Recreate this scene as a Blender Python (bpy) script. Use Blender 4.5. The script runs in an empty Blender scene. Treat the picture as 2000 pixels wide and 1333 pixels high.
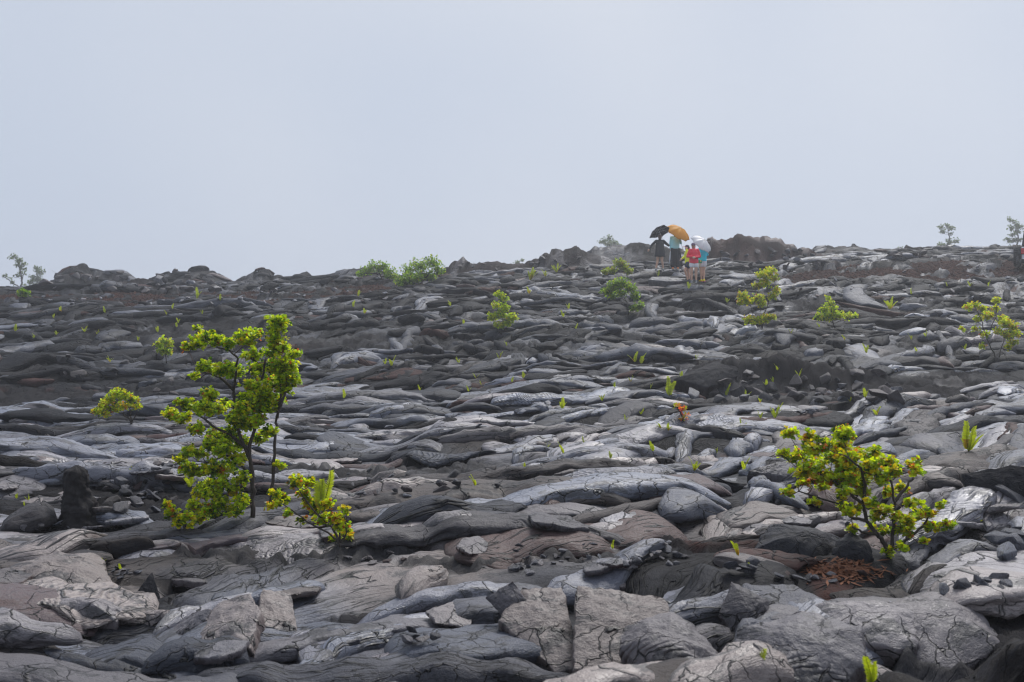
import bpy, math, random
import numpy as np
from mathutils import Vector, Matrix
random.seed(7); RNG = np.random.default_rng(11)
R = math.radians
scene = bpy.context.scene
COL = scene.collection

# ---------------------------------------------------------------- camera
F = 35.0 / 36.0 * 2000.0            # focal length in photograph pixels
CAMZ = 1.6
cam_d = bpy.data.cameras.new('camera'); cam = bpy.data.objects.new('camera', cam_d); COL.objects.link(cam)
cam_d.lens = 35; cam_d.sensor_width = 36; cam_d.clip_start = 0.05; cam_d.clip_end = 3000
cam.location = (0, 0, CAMZ); cam.rotation_euler = (R(90), 0, 0)
cam_d.dof.use_dof = True; cam_d.dof.focus_distance = 13.0; cam_d.dof.aperture_fstop = 4.0
scene.camera = cam

# ---------------------------------------------------------------- sky, sun, exposure
SUN_EL, SUN_AZ = 56.0, 28.0         # soft sun behind the cloud, ahead and a little right
world = bpy.data.worlds.new('World'); scene.world = world; world.use_nodes = True
nt = world.node_tree; nt.nodes.clear()
wo = nt.nodes.new('ShaderNodeOutputWorld'); bg = nt.nodes.new('ShaderNodeBackground')
sky = nt.nodes.new('ShaderNodeTexSky'); sky.sky_type = 'NISHITA'; sky.sun_disc = False
sky.sun_elevation = R(SUN_EL); sky.sun_rotation = R(SUN_AZ); sky.dust_density = 6.0; sky.air_density = 1.0
sk = nt.nodes.new('ShaderNodeVectorMath'); sk.operation = 'SCALE'; sk.inputs['Scale'].default_value = 0.07
nt.links.new(sky.outputs[0], sk.inputs[0])
tc = nt.nodes.new('ShaderNodeTexCoord'); sep = nt.nodes.new('ShaderNodeSeparateXYZ')
nt.links.new(tc.outputs['Generated'], sep.inputs[0])
cloud = nt.nodes.new('ShaderNodeTexNoise'); cloud.inputs['Scale'].default_value = 1.6; cloud.inputs['Detail'].default_value = 2.0
nt.links.new(tc.outputs['Generated'], cloud.inputs['Vector'])
cr = nt.nodes.new('ShaderNodeValToRGB')         # overcast fog: near even, a little paler where the cloud is thin
cr.color_ramp.elements[0].position = 0.30; cr.color_ramp.elements[0].color = (0.53, 0.62, 0.785, 1)
cr.color_ramp.elements[1].position = 0.72; cr.color_ramp.elements[1].color = (0.72, 0.77, 0.87, 1)
nt.links.new(cloud.outputs['Fac'], cr.inputs[0])
mix = nt.nodes.new('ShaderNodeMix'); mix.data_type = 'RGBA'; mix.inputs[0].default_value = 0.93
nt.links.new(sk.outputs[0], mix.inputs[6]); nt.links.new(cr.outputs[0], mix.inputs[7])
nt.links.new(mix.outputs[2], bg.inputs['Color']); bg.inputs['Strength'].default_value = 0.37
nt.links.new(bg.outputs[0], wo.inputs[0])

sun_d = bpy.data.lights.new('sun', 'SUN'); sun = bpy.data.objects.new('sun', sun_d); COL.objects.link(sun)
sun_d.energy = 1.5; sun_d.angle = R(26); sun_d.color = (1.0, 0.97, 0.93)
sdir = Vector((math.sin(R(SUN_AZ)) * math.cos(R(SUN_EL)), math.cos(R(SUN_AZ)) * math.cos(R(SUN_EL)), math.sin(R(SUN_EL))))
sun.rotation_euler = sdir.to_track_quat('Z', 'Y').to_euler()
sun.location = (20, 30, 60)
vs = scene.view_settings
vs.view_transform = 'Standard'; vs.look = 'None'; vs.gamma = 1.0; vs.exposure = 1.34; vs.use_curve_mapping = False
scene.cycles.use_denoising = True; scene.cycles.filter_width = 1.2
scene.cycles.volume_bounces = 1; scene.cycles.max_bounces = 5; scene.cycles.diffuse_bounces = 2; scene.cycles.glossy_bounces = 2
scene.cycles.transparent_max_bounces = 8; scene.cycles.caustics_reflective = False; scene.cycles.caustics_refractive = False

# ---------------------------------------------------------------- helpers
def pix(px, py, d):                  # point at depth d seen at photograph pixel (px, py)
    return np.array([(px - 1000.0) / F * d, d, CAMZ + (666.5 - py) / F * d])

def tag(o, label=None, cat=None, group=None, kind=None):
    if label: o['label'] = label
    if cat: o['category'] = cat
    if group: o['group'] = group
    if kind: o['kind'] = kind
    return o

def empty(name, loc=(0, 0, 0), rz=0.0):
    o = bpy.data.objects.new(name, None); COL.objects.link(o)
    o.location = [float(c) for c in loc]; o.rotation_euler = (0, 0, rz); o.empty_display_size = 0.2
    return o

def link(name, me, parent=None, mat=None):
    o = bpy.data.objects.new(name, me); COL.objects.link(o)
    if mat is not None and not me.materials: me.materials.append(mat)
    if parent is not None: o.parent = parent
    return o

def mesh_np(name, V, faces, smooth=True):
    """V (n,3); faces = (m,3) or (m,4) int array, or a list of such arrays."""
    me = bpy.data.meshes.new(name)
    if isinstance(faces, np.ndarray): faces = [faces]
    loops = np.concatenate([f.ravel() for f in faces]).astype(np.int32)
    tot = np.concatenate([np.full(len(f), f.shape[1]) for f in faces]).astype(np.int32)
    st = np.concatenate([[0], np.cumsum(tot)[:-1]]).astype(np.int32)
    me.vertices.add(len(V)); me.vertices.foreach_set('co', np.ascontiguousarray(V, np.float32).ravel())
    me.loops.add(len(loops)); me.loops.foreach_set('vertex_index', loops)
    me.polygons.add(len(tot)); me.polygons.foreach_set('loop_start', st); me.polygons.foreach_set('loop_total', tot)
    me.polygons.foreach_set('use_smooth', np.full(len(tot), smooth))
    me.update(calc_edges=True); me.validate()
    return me

def fattr(me, name, arr):
    a = me.attributes.new(name, 'FLOAT', 'POINT'); a.data.foreach_set('value', np.ascontiguousarray(arr, np.float32).ravel())

def vattr(me, name, arr):            # (n,3) vector
    a = me.attributes.new(name, 'FLOAT_VECTOR', 'POINT'); a.data.foreach_set('vector', np.ascontiguousarray(arr, np.float32).ravel())

def cattr(me, name, arr):            # (n,3)
    a = me.attributes.new(name, 'FLOAT_COLOR', 'POINT')
    c = np.ones((len(arr), 4), np.float32); c[:, :3] = arr; a.data.foreach_set('color', c.ravel())

class MB:                            # collects verts and faces of one part
    def __init__(s): s.v = []; s.f = []
    def add(s, V, Fc):
        o = len(s.v); s.v += [tuple(map(float, p)) for p in V]; s.f += [tuple(i + o for i in f) for f in Fc]; return s
    def box(s, c, d, rot=None):
        x, y, z = d[0] / 2, d[1] / 2, d[2] / 2
        P = [Vector((a * x, b * y, e * z)) for a in (-1, 1) for b in (-1, 1) for e in (-1, 1)]
        if rot is not None: P = [rot @ p for p in P]
        P = [p + Vector(c) for p in P]
        return s.add(P, [(0, 1, 3, 2), (4, 6, 7, 5), (0, 4, 5, 1), (2, 3, 7, 6), (0, 2, 6, 4), (1, 5, 7, 3)])
    def tube(s, pts, rad, n=8, cap=True):
        pts = [Vector(p) for p in pts]; V = []; Fc = []
        if not hasattr(rad, '__len__'): rad = [rad] * len(pts)
        up = Vector((0.13, 0.31, 0.94))
        for i, p in enumerate(pts):
            t = (pts[min(i + 1, len(pts) - 1)] - pts[max(i - 1, 0)]).normalized()
            a = t.cross(up)
            if a.length < 1e-3: a = t.cross(Vector((1, 0, 0)))
            a.normalize(); b = t.cross(a)
            for k in range(n):
                th = 2 * math.pi * k / n; V.append(p + (a * math.cos(th) + b * math.sin(th)) * rad[i])
        for i in range(len(pts) - 1):
            for k in range(n):
                k2 = (k + 1) % n; Fc.append((i * n + k, i * n + k2, (i + 1) * n + k2, (i + 1) * n + k))
        if cap: Fc.append(tuple(range(n))[::-1]); Fc.append(tuple((len(pts) - 1) * n + k for k in range(n)))
        return s.add(V, Fc)
    def lathe(s, prof, n=24, M=None, wob=None):   # prof = [(r, z)], about z
        V = []; Fc = []
        for r, z in prof:
            for k in range(n):
                th = 2 * math.pi * k / n; p = Vector((r * math.cos(th), r * math.sin(th), z)); V.append(M @ p if M is not None else p)
        for i in range(len(prof) - 1):
            for k in range(n):
                k2 = (k + 1) % n; Fc.append((i * n + k, i * n + k2, (i + 1) * n + k2, (i + 1) * n + k))
        return s.add(V, Fc)
    def mesh(s, name, smooth=False):
        me = bpy.data.meshes.new(name); me.from_pydata(s.v, [], s.f); me.update()
        if smooth: me.polygons.foreach_set('use_smooth', np.full(len(me.polygons), True))
        return me
    def build(s, name, mat, parent=None, smooth=False): return link(name, s.mesh(name, smooth), parent, mat)

# numpy noise ----------------------------------------------------------------
_perm = RNG.permutation(256).astype(np.int32); _perm = np.concatenate([_perm, _perm])
_ga = RNG.random(256) * 2 * np.pi; _gx = np.cos(_ga).astype(np.float32); _gy = np.sin(_ga).astype(np.float32)
def perlin(x, y):
    x = np.asarray(x, np.float32); y = np.asarray(y, np.float32)
    xf = np.floor(x); yf = np.floor(y); xi = xf.astype(np.int32) & 255; yi = yf.astype(np.int32) & 255
    x = x - xf; y = y - yf
    u = x * x * x * (x * (x * 6 - 15) + 10); v = y * y * y * (y * (y * 6 - 15) + 10)
    def g(ix, iy, dx, dy):
        h = _perm[_perm[ix & 255] + (iy & 255)]; return _gx[h] * dx + _gy[h] * dy
    a = g(xi, yi, x, y); b = g(xi + 1, yi, x - 1, y); c = g(xi, yi + 1, x, y - 1); d = g(xi + 1, yi + 1, x - 1, y - 1)
    p = a + u * (b - a); q = c + u * (d - c)
    return (p + v * (q - p)) * 1.5
def fbm(x, y, o=3, lac=2.1, g=0.5):
    s = 0; a = 1.0
    for i in range(o): s = s + a * perlin(x + 17.3 * i, y - 9.1 * i); x = x * lac; y = y * lac; a *= g
    return s
def sstep(a, b, x):
    t = np.clip((x - a) / (b - a), 0, 1); return t * t * (3 - 2 * t)
def voro(x, y, seed=0):              # F1, F2-F1 and cell id
    xi = np.floor(x).astype(np.int32); yi = np.floor(y).astype(np.int32)
    f1 = np.full(x.shape, 9.0, np.float32); f2 = f1.copy(); cid = np.zeros(x.shape, np.int32)
    for dx in (-1, 0, 1):
        for dy in (-1, 0, 1):
            cx = xi + dx; cy = yi + dy
            h = _perm[_perm[(cx + seed) & 255] + (cy & 255)]; h2 = _perm[(h + 91) & 255]
            d = (cx + 0.1 + 0.8 * h / 255.0 - x) ** 2 + (cy + 0.1 + 0.8 * h2 / 255.0 - y) ** 2
            d = d.astype(np.float32); b = d < f1
            f2 = np.where(b, f1, np.minimum(f2, d)); f1 = np.where(b, d, f1); cid = np.where(b, h, cid)
    f1 = np.sqrt(f1); f2 = np.sqrt(f2)
    return f1, f2 - f1, cid

# ---------------------------------------------------------------- materials
def new_mat(name):
    m = bpy.data.materials.new(name); m.use_nodes = True
    n = m.node_tree.nodes; return m, m.node_tree, n.get('Principled BSDF'), n

def N(tr, kind, **kw):
    n = tr.nodes.new(kind)
    for k, v in kw.items():
        if k.startswith('i_'): n.inputs[k[2:].replace('_', ' ')].default_value = v
        else: setattr(n, k, v)
    return n
def mixc(tr, fac, a, b, blend='MIX'):
    n = tr.nodes.new('ShaderNodeMix'); n.data_type = 'RGBA'; n.blend_type = blend
    for i, v in ((0, fac), (6, a), (7, b)):
        if isinstance(v, bpy.types.NodeSocket): tr.links.new(v, n.inputs[i])
        else: n.inputs[i].default_value = v if i == 0 else (*v, 1)
    return n.outputs[2]
def math_(tr, op, a, b=0.0, c=None, clamp=False):
    n = tr.nodes.new('ShaderNodeMath'); n.operation = op; n.use_clamp = clamp
    for i, v in enumerate((a, b) if c is None else (a, b, c)):
        if isinstance(v, bpy.types.NodeSocket): tr.links.new(v, n.inputs[i])
        else: n.inputs[i].default_value = v
    return n.outputs[0]
def ramp(tr, src, a, b, lo=0.0, hi=1.0):
    n = tr.nodes.new('ShaderNodeMapRange'); n.interpolation_type = 'SMOOTHSTEP'
    tr.links.new(src, n.inputs[0])
    for i, v in zip((1, 2, 3, 4), (a, b, lo, hi)): n.inputs[i].default_value = v
    return n.outputs[0]

def simple_mat(name, col, rough=0.6, var=0.15, scale=30.0, metal=0.0, trans=0.0, spec=0.5, coat=0.0):
    m, tr, p, n = new_mat(name)
    tc = N(tr, 'ShaderNodeTexCoord'); no = N(tr, 'ShaderNodeTexNoise', i_Scale=scale, i_Detail=3.0)
    tr.links.new(tc.outputs['Object'], no.inputs['Vector'])
    d = tuple(c * (1 - var) for c in col); u = tuple(min(1, c * (1 + var)) for c in col)
    tr.links.new(mixc(tr, no.outputs['Fac'], d, u), p.inputs['Base Color'])
    p.inputs['Roughness'].default_value = rough; p.inputs['Metallic'].default_value = metal
    p.inputs['Specular IOR Level'].default_value = spec; p.inputs['Coat Weight'].default_value = coat
    if trans:
        t = N(tr, 'ShaderNodeBsdfTranslucent'); t.inputs[0].default_value = (*col, 1)
        ms = N(tr, 'ShaderNodeMixShader'); ms.inputs[0].default_value = trans
        tr.links.new(p.outputs[0], ms.inputs[1]); tr.links.new(t.outputs[0], ms.inputs[2])
        tr.links.new(ms.outputs[0], n.get('Material Output').inputs[0])
    return m

def lava_material():
    m, tr, p, n = new_mat('pahoehoe_lava')
    L = tr.links
    tc = N(tr, 'ShaderNodeTexCoord'); P = tc.outputs['Object']
    A = lambda nm: N(tr, 'ShaderNodeAttribute', attribute_name=nm).outputs['Fac']
    tone, dark, red, warm, pgn, ter, rop = A('tone'), A('dark'), A('red'), A('warm'), A('pgn'), A('ter'), A('rop')
    luv = N(tr, 'ShaderNodeAttribute', attribute_name='luv').outputs['Vector']      # metres over the skin of each lobe
    def noise(sc, det=4.0, rough=0.6, vec=P, dist=0.0, out='Fac'):
        t = N(tr, 'ShaderNodeTexNoise', i_Scale=sc, i_Detail=det, i_Roughness=rough, i_Distortion=dist); L.new(vec, t.inputs['Vector']); return t.outputs[out]
    def mapped(sx, sy, sz=1.0):
        mp = N(tr, 'ShaderNodeMapping'); mp.inputs['Scale'].default_value = (sx, sy, sz); L.new(luv, mp.inputs[0]); return mp.outputs[0]
    fine = noise(36.0, 4.0, 0.72, luv)
    wob = noise(4.5, 3.0, 0.6, luv, out='Color')
    wv = N(tr, 'ShaderNodeVectorMath', operation='MULTIPLY_ADD'); L.new(wob, wv.inputs[0]); wv.inputs[1].default_value = (0.26, 0.26, 0); L.new(luv, wv.inputs[2])
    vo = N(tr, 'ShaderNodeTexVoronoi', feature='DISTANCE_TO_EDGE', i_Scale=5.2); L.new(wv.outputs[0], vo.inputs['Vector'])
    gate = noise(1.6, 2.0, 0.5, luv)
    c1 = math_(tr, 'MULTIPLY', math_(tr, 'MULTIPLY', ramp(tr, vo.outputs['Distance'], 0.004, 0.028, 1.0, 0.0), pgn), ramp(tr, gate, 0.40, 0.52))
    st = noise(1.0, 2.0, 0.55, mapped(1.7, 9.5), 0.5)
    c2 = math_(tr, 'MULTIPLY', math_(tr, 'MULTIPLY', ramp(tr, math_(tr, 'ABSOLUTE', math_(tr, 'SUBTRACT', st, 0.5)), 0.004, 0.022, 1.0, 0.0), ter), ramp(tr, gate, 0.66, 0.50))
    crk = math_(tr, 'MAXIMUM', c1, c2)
    sl = N(tr, 'ShaderNodeSeparateXYZ'); L.new(luv, sl.inputs[0])
    rph = math_(tr, 'ADD', math_(tr, 'ADD', math_(tr, 'MULTIPLY', sl.outputs[0], 62.0), math_(tr, 'MULTIPLY', gate, 40.0)), math_(tr, 'ADD', math_(tr, 'MULTIPLY', math_(tr, 'MULTIPLY', sl.outputs[1], sl.outputs[1]), 0.0), math_(tr, 'MULTIPLY', st, 14.0)))
    rope = math_(tr, 'MULTIPLY', math_(tr, 'ABSOLUTE', math_(tr, 'SINE', rph)), math_(tr, 'MULTIPLY', rop, ramp(tr, gate, 0.40, 0.55)))
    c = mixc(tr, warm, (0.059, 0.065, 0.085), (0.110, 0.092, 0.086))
    c = mixc(tr, tone, mixc(tr, 1.0, c, (0.05, 0.05, 0.058), 'MULTIPLY'), mixc(tr, 1.0, c, (2.95, 2.95, 2.95), 'MULTIPLY'))
    # the silvery skin flaked off in patches, leaving blacker glass
    sp = noise(1.0, 5.0, 0.70, mapped(2.6, 6.5), 0.4)
    spall = ramp(tr, math_(tr, 'ADD', sp, math_(tr, 'MULTIPLY', math_(tr, 'SUBTRACT', fine, 0.5), 0.35)), 0.50, 0.60)
    c = mixc(tr, math_(tr, 'MULTIPLY', spall, 0.80), c, (0.020, 0.020, 0.024))
    c = mixc(tr, math_(tr, 'MULTIPLY', red, 0.85), c, mixc(tr, fine, (0.035, 0.016, 0.014), (0.115, 0.048, 0.038)))
    c = mixc(tr, math_(tr, 'MULTIPLY', dark, 0.9), c, mixc(tr, fine, (0.008, 0.008, 0.009), (0.034, 0.032, 0.034)))
    c = mixc(tr, ramp(tr, fine, 0.30, 0.70, 0.40, 0.0), c, mixc(tr, 1.0, c, (0.45, 0.45, 0.47), 'MULTIPLY'))
    c = mixc(tr, math_(tr, 'MULTIPLY', crk, 0.94), c, (0.010, 0.010, 0.011))  # crack lines near black: fresh glass, plus the shade inside them painted in
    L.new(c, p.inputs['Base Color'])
    r = math_(tr, 'ADD', math_(tr, 'SUBTRACT', ramp(tr, fine, 0.3, 0.7, 0.58, 0.76), math_(tr, 'MULTIPLY', tone, 0.27)), math_(tr, 'MULTIPLY', dark, 0.3), clamp=True)
    L.new(r, p.inputs['Roughness']); L.new(math_(tr, 'ADD', math_(tr, 'MULTIPLY', tone, 0.75), 0.08), p.inputs['Specular IOR Level'])
    h = math_(tr, 'ADD', math_(tr, 'MULTIPLY', fine, 0.75), math_(tr, 'ADD', math_(tr, 'MULTIPLY', sp, 1.6), math_(tr, 'MULTIPLY', rope, 0.55)))
    h = math_(tr, 'SUBTRACT', h, math_(tr, 'ADD', math_(tr, 'MULTIPLY', spall, 0.25), math_(tr, 'MULTIPLY', crk, 1.5)))
    b = N(tr, 'ShaderNodeBump', i_Strength=0.95); L.new(math_(tr, 'MULTIPLY', math_(tr, 'MAXIMUM', A('fsc'), 1.0), 0.020), b.inputs['Distance']); L.new(h, b.inputs['Height']); L.new(b.outputs[0], p.inputs['Normal'])
    return m

def gravel_material():
    m, tr, p, n = new_mat('red_cinder')
    tc = N(tr, 'ShaderNodeTexCoord'); v = N(tr, 'ShaderNodeTexVoronoi', i_Scale=11.0); tr.links.new(tc.outputs['Object'], v.inputs['Vector'])
    no = N(tr, 'ShaderNodeTexNoise', i_Scale=0.7, i_Detail=4.0); tr.links.new(tc.outputs['Object'], no.inputs['Vector'])
    sp = N(tr, 'ShaderNodeSeparateColor'); tr.links.new(v.outputs['Color'], sp.inputs[0])
    c = mixc(tr, sp.outputs[0], (0.012, 0.006, 0.005), (0.056, 0.025, 0.019))
    c = mixc(tr, ramp(tr, no.outputs['Fac'], 0.35, 0.65), c, mixc(tr, 1.0, c, (0.75, 0.78, 0.85), 'MULTIPLY'))
    tr.links.new(c, p.inputs['Base Color']); p.inputs['Roughness'].default_value = 0.95; p.inputs['Specular IOR Level'].default_value = 0.08
    b = N(tr, 'ShaderNodeBump', i_Strength=0.9, i_Distance=0.08); tr.links.new(v.outputs['Distance'], b.inputs['Height']); tr.links.new(b.outputs[0], p.inputs['Normal'])
    return m

def leaf_material():
    m, tr, p, n = new_mat('leaf')
    a = N(tr, 'ShaderNodeAttribute', attribute_name='col'); tc = N(tr, 'ShaderNodeTexCoord')
    no = N(tr, 'ShaderNodeTexNoise', i_Scale=60.0, i_Detail=2.0); tr.links.new(tc.outputs['Object'], no.inputs['Vector'])
    c = mixc(tr, no.outputs['Fac'], mixc(tr, 1.0, a.outputs['Color'], (0.8, 0.82, 0.8), 'MULTIPLY'), mixc(tr, 1.0, a.outputs['Color'], (1.2, 1.18, 1.1), 'MULTIPLY'))
    tr.links.new(c, p.inputs['Base Color']); p.inputs['Roughness'].default_value = 0.38; p.inputs['Specular IOR Level'].default_value = 0.45
    t = N(tr, 'ShaderNodeBsdfTranslucent'); tr.links.new(c, t.inputs[0])
    ms = N(tr, 'ShaderNodeMixShader'); ms.inputs[0].default_value = 0.62
    tr.links.new(p.outputs[0], ms.inputs[1]); tr.links.new(t.outputs[0], ms.inputs[2]); tr.links.new(ms.outputs[0], n.get('Material Output').inputs[0])
    return m

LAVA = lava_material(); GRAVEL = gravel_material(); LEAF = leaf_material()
BARK = simple_mat('bark', (0.045, 0.036, 0.030), 0.85, 0.5, 40)
TWIG = simple_mat('twig', (0.085, 0.050, 0.038), 0.8, 0.4, 60)

# ---------------------------------------------------------------- base relief of the place
CP = []
def cp(d, *pp):
    for px, py in pp: CP.append(pix(px, py, d))
for x in (-5, -2, 0, 2, 5): CP.append(np.array([x, 2.5, -0.08]))
cp(5, (-400, 1290), (400, 1285), (1000, 1290), (1600, 1285), (2400, 1290))
cp(8, (-300, 1050), (300, 1050), (700, 1058), (1100, 1055), (1600, 1060), (2300, 1050))
cp(12, (-300, 930), (300, 925), (1000, 925), (1500, 920), (2300, 905))
cp(16, (-300, 865), (300, 862), (1000, 852), (1600, 838), (2300, 825))
cp(20, (-300, 838), (100, 832), (500, 824), (1000, 800), (1500, 785), (2300, 765))
cp(23.5, (-300, 800), (100, 795), (500, 775), (1000, 750), (1500, 735), (2300, 720))
cp(28, (-300, 725), (100, 722), (500, 712), (1000, 692), (1500, 672), (2300, 662))
cp(34, (-300, 652), (100, 650), (500, 640), (1000, 622), (1500, 605), (2000, 595), (2300, 595))
cp(37, (1500, 572), (1750, 566), (2000, 560), (2300, 560))
cp(40, (-300, 600), (100, 596), (500, 590), (1000, 566), (1320, 552), (1500, 545), (1750, 527), (2000, 522), (2300, 522))
cp(45, (-300, 582), (100, 576), (500, 570), (800, 556), (1000, 545), (1300, 531), (1700, 514), (2000, 508), (2300, 506))
cp(54, (-300, 582), (100, 576), (500, 566), (1000, 541), (1300, 524), (1700, 503), (2000, 500), (2300, 500))
cp(64, (-300, 580), (100, 578), (500, 566), (1000, 545), (1300, 530), (1700, 502), (2000, 496), (2300, 496))
for x in (-60, -20, 20, 60): CP.append(np.array([x, 84, 3.2]))
for x in (-70, 0, 70): CP.append(np.array([x, 110, 0.5]))
CP = np.array(CP)
def _tps_fit(P):
    n = len(P); d2 = ((P[:, None, :2] - P[None, :, :2]) ** 2).sum(-1)
    K = np.where(d2 > 0, 0.5 * d2 * np.log(np.maximum(d2, 1e-9)), 0) + np.eye(n) * 0.02
    Q = np.c_[np.ones(n), P[:, :2]]; A = np.block([[K, Q], [Q.T, np.zeros((3, 3))]])
    return np.linalg.solve(A, np.r_[P[:, 2], 0, 0, 0])
_W = _tps_fit(CP)
def tps(x, y):
    sh = x.shape; x = x.ravel(); y = y.ravel(); z = _W[-3] + _W[-2] * x + _W[-1] * y
    for i in range(len(CP)):
        d2 = (x - CP[i, 0]) ** 2 + (y - CP[i, 1]) ** 2
        z = z + _W[i] * 0.5 * d2 * np.log(np.maximum(d2, 1e-9))
    return z.reshape(sh)

# skyline ridges: profile in photograph pixels at a depth, front slope, back slope, red, dark
RIDGES = [
 (60, [(60,578),(75,572),(100,556),(117,549),(121,536),(138,526),(150,521),(158,516),(166,520),(182,534),(200,537),(215,539),(240,538),(256,543),(262,551),(275,558),(300,566)], 0.55, 0.5, 0.0, 0.12),
 (51, [(170,578),(185,571),(210,563),(250,556),(280,552),(282,549),(290,552),(350,548),(385,549),(400,556),(430,563),(450,570)], 0.8, 0.5, 0.35, 0.65),
 (62, [(285,562),(300,549),(320,541),(340,536),(365,534),(385,523),(398,528),(410,530),(430,536),(445,544),(462,549),(475,556)], 0.5, 0.5, 0.0, 0.12),
 (61, [(450,556),(465,546),(482,540),(495,533),(500,540),(510,531),(530,535),(545,545),(570,546),(590,539),(600,533),(612,543),(625,549),(640,540),(660,533),(700,529),(745,530),(780,540)], 0.5, 0.5, 0.0, 0.1),
 (49, [(845,540),(865,528),(880,514),(893,511),(912,515),(940,519),(975,518),(1000,520),(1038,517),(1046,507),(1060,500),(1080,494),(1108,490),(1118,489),(1124,482),(1134,489),(1150,497),(1175,500),(1200,510)], 0.9, 0.5, 0.25, 0.25),
 (51, [(1130,505),(1150,498),(1165,491),(1190,487),(1220,482),(1250,479),(1275,484),(1300,488),(1340,497),(1380,505)], 0.8, 0.5, 0.05, 0.15),
 (47, [(1362,510),(1374,494),(1383,470),(1394,462),(1398,470),(1418,468),(1430,467),(1433,461),(1464,463),(1469,466),(1478,464),(1496,468),(1515,474),(1540,482),(1583,486),(1590,491),(1608,497),(1640,503),(1665,512)], 1.15, 0.5, 0.9, 0.35),
 (57, [(1560,498),(1590,490),(1622,488),(1660,486),(1690,489),(1704,492),(1722,497),(1745,500)], 0.5, 0.4, 0.0, 0.0),
 (50, [(1722,512),(1740,503),(1757,494),(1774,481),(1782,486),(1800,488),(1815,495),(1842,500),(1860,506)], 0.8, 0.5, 0.1, 0.55),
 (63, [(1780,497),(1810,492),(1850,490),(1890,489),(1940,490),(2000,491),(2120,491)], 0.25, 0.2, 0.0, 0.0),
 (21.5, [(1300,802),(1335,775),(1365,735),(1405,712),(1440,702),(1480,706),(1530,712),(1600,716),(1660,724),(1720,738),(1760,760),(1800,778)], 1.1, 0.10, 0.1, 0.95),
]
# dark clinker patches: px, py, depth, half width, half depth (m)
DARK = [(270,960,9.6,0.48,0.75),(770,925,12.3,1.5,1.1),(590,890,12.2,0.45,0.5),(1700,745,20.5,2.4,1.2),(1560,775,19.6,2.6,0.9),(560,1085,7.3,0.9,0.25),
        (120,780,24,3.5,1.3),(640,690,30,2.0,1.6),(380,640,33,2.2,1.6),(1250,560,40,1.4,0.9),(1560,600,34,1.6,1.2),(1900,720,22,1.3,1.0),
        (80,1160,6.2,0.35,0.3),(1240,1105,7.0,0.7,0.35),(900,1110,6.9,0.5,0.25),(1880,1290,4.9,0.45,0.3),(1500,1115,6.9,0.5,0.25)]
ROADS = [(36.4, 39.6, 1430, 2300), (42.6, 49.0, -400, 800)]     # depth range, pixel range of the cinder road

def road_mask(x, y):
    w = 1.2 * fbm(x * 0.35, y * 0.35, 3)
    px = 1000 + x / np.maximum(y, 1) * F
    a = sstep(1420, 1640, px + 60 * w) * sstep(37.2 + 0 * x, 39.0, y + 1.3 * w) * (1 - sstep(42.2, 43.4, y + w))
    b = (1 - sstep(720, 820, px)) * sstep(39.4 + 0 * x, 40.4, y + w) * (1 - sstep(45.5, 47.0, y + w))
    c = sstep(800, 900, px) * 0
    return np.clip((a + b + c) * (1 - 0.95 * sstep(0.12, 0.34, fbm(x * 0.55 + 31, y * 0.8, 3))), 0, 1)

def base(x, y):
    z = tps(x, y)
    near = 1 - sstep(30, 40, y)
    z = z + near * 0.16 * fbm(x * 0.28 + 3, y * 0.28, 2) + 0.10 * fbm(x * 0.13 + 40, y * 0.13, 2)
    red = np.zeros_like(x); dark = np.zeros_like(x)
    nx = 0.25 * fbm(x * 0.8 + 5, y * 0.8, 4); ny = 0.5 * fbm(x * 0.35 + 50, y * 0.35 + 9, 3)
    jag = 0.10 * fbm(x * 0.7 + 7, y * 0.7, 3) + 0.03 * fbm(x * 2.6, y * 1.6 + 4, 3)
    for d, prof, sf, sb, rd, dk in RIDGES:
        k = d / 55.0
        P = np.array([pix(a, b, d) for a, b in prof]); xs = P[:, 0]; zs = P[:, 2]
        xx = x + nx * k * 0.5
        zr = np.interp(xx, xs, zs); out = np.maximum(np.maximum(xs[0] - xx, xx - xs[-1]), 0); zr = zr - out * 0.8
        yy = y + ny * k
        dy = d - yy
        rz = zr - np.where(dy > 0, sf * dy, -sb * dy) + jag * k * (0.6 + dk)
        up = rz > z
        m = sstep(0.0, 0.25, rz - z)
        red = np.maximum(red, m * rd); dark = np.maximum(dark, m * dk)
        z = np.where(up, rz, z)
    for px, py, d, hx, hy in DARK:
        c = pix(px, py, d)
        r = np.sqrt(((x - c[0]) / hx) ** 2 + ((y - c[1]) / hy) ** 2) + 0.45 * fbm(x * 1.7 / max(hx, .5), y * 1.7 / max(hx, .5), 3)
        dark = np.maximum(dark, 1 - sstep(0.75, 1.1, r))
    return z, red, dark

# ---------------------------------------------------------------- lava field
Y0, KY, NR, NC = 3.0, 0.0049, 634, 530
rows = Y0 * np.exp(KY * np.arange(NR))
def WID(y): return 0.5144 * y * 1.12 + 1.2
sc_ = np.linspace(-1, 1, NC)
YY = np.repeat(rows[:, None], NC, 1); XX = WID(YY) * sc_[None, :]
B, RED, DRK = base(XX, YY)
B = B.astype(np.float32); RD = road_mask(XX, YY).astype(np.float32); dk = DRK.astype(np.float32)
Yf = YY.astype(np.float32); Xf = XX.astype(np.float32)
XW = (XX + 0.10 * fbm(XX * 1.3, YY * 1.3, 3) + 0.35 * perlin(XX * 0.33 + 8, YY * 0.33)).astype(np.float32)
YW = (YY + 0.10 * fbm(XX * 1.3 + 31, YY * 1.3 + 7, 3) + 0.35 * perlin(XX * 0.33 + 70, YY * 0.33 + 5)).astype(np.float32)
logk = 1.0 / KY
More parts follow.
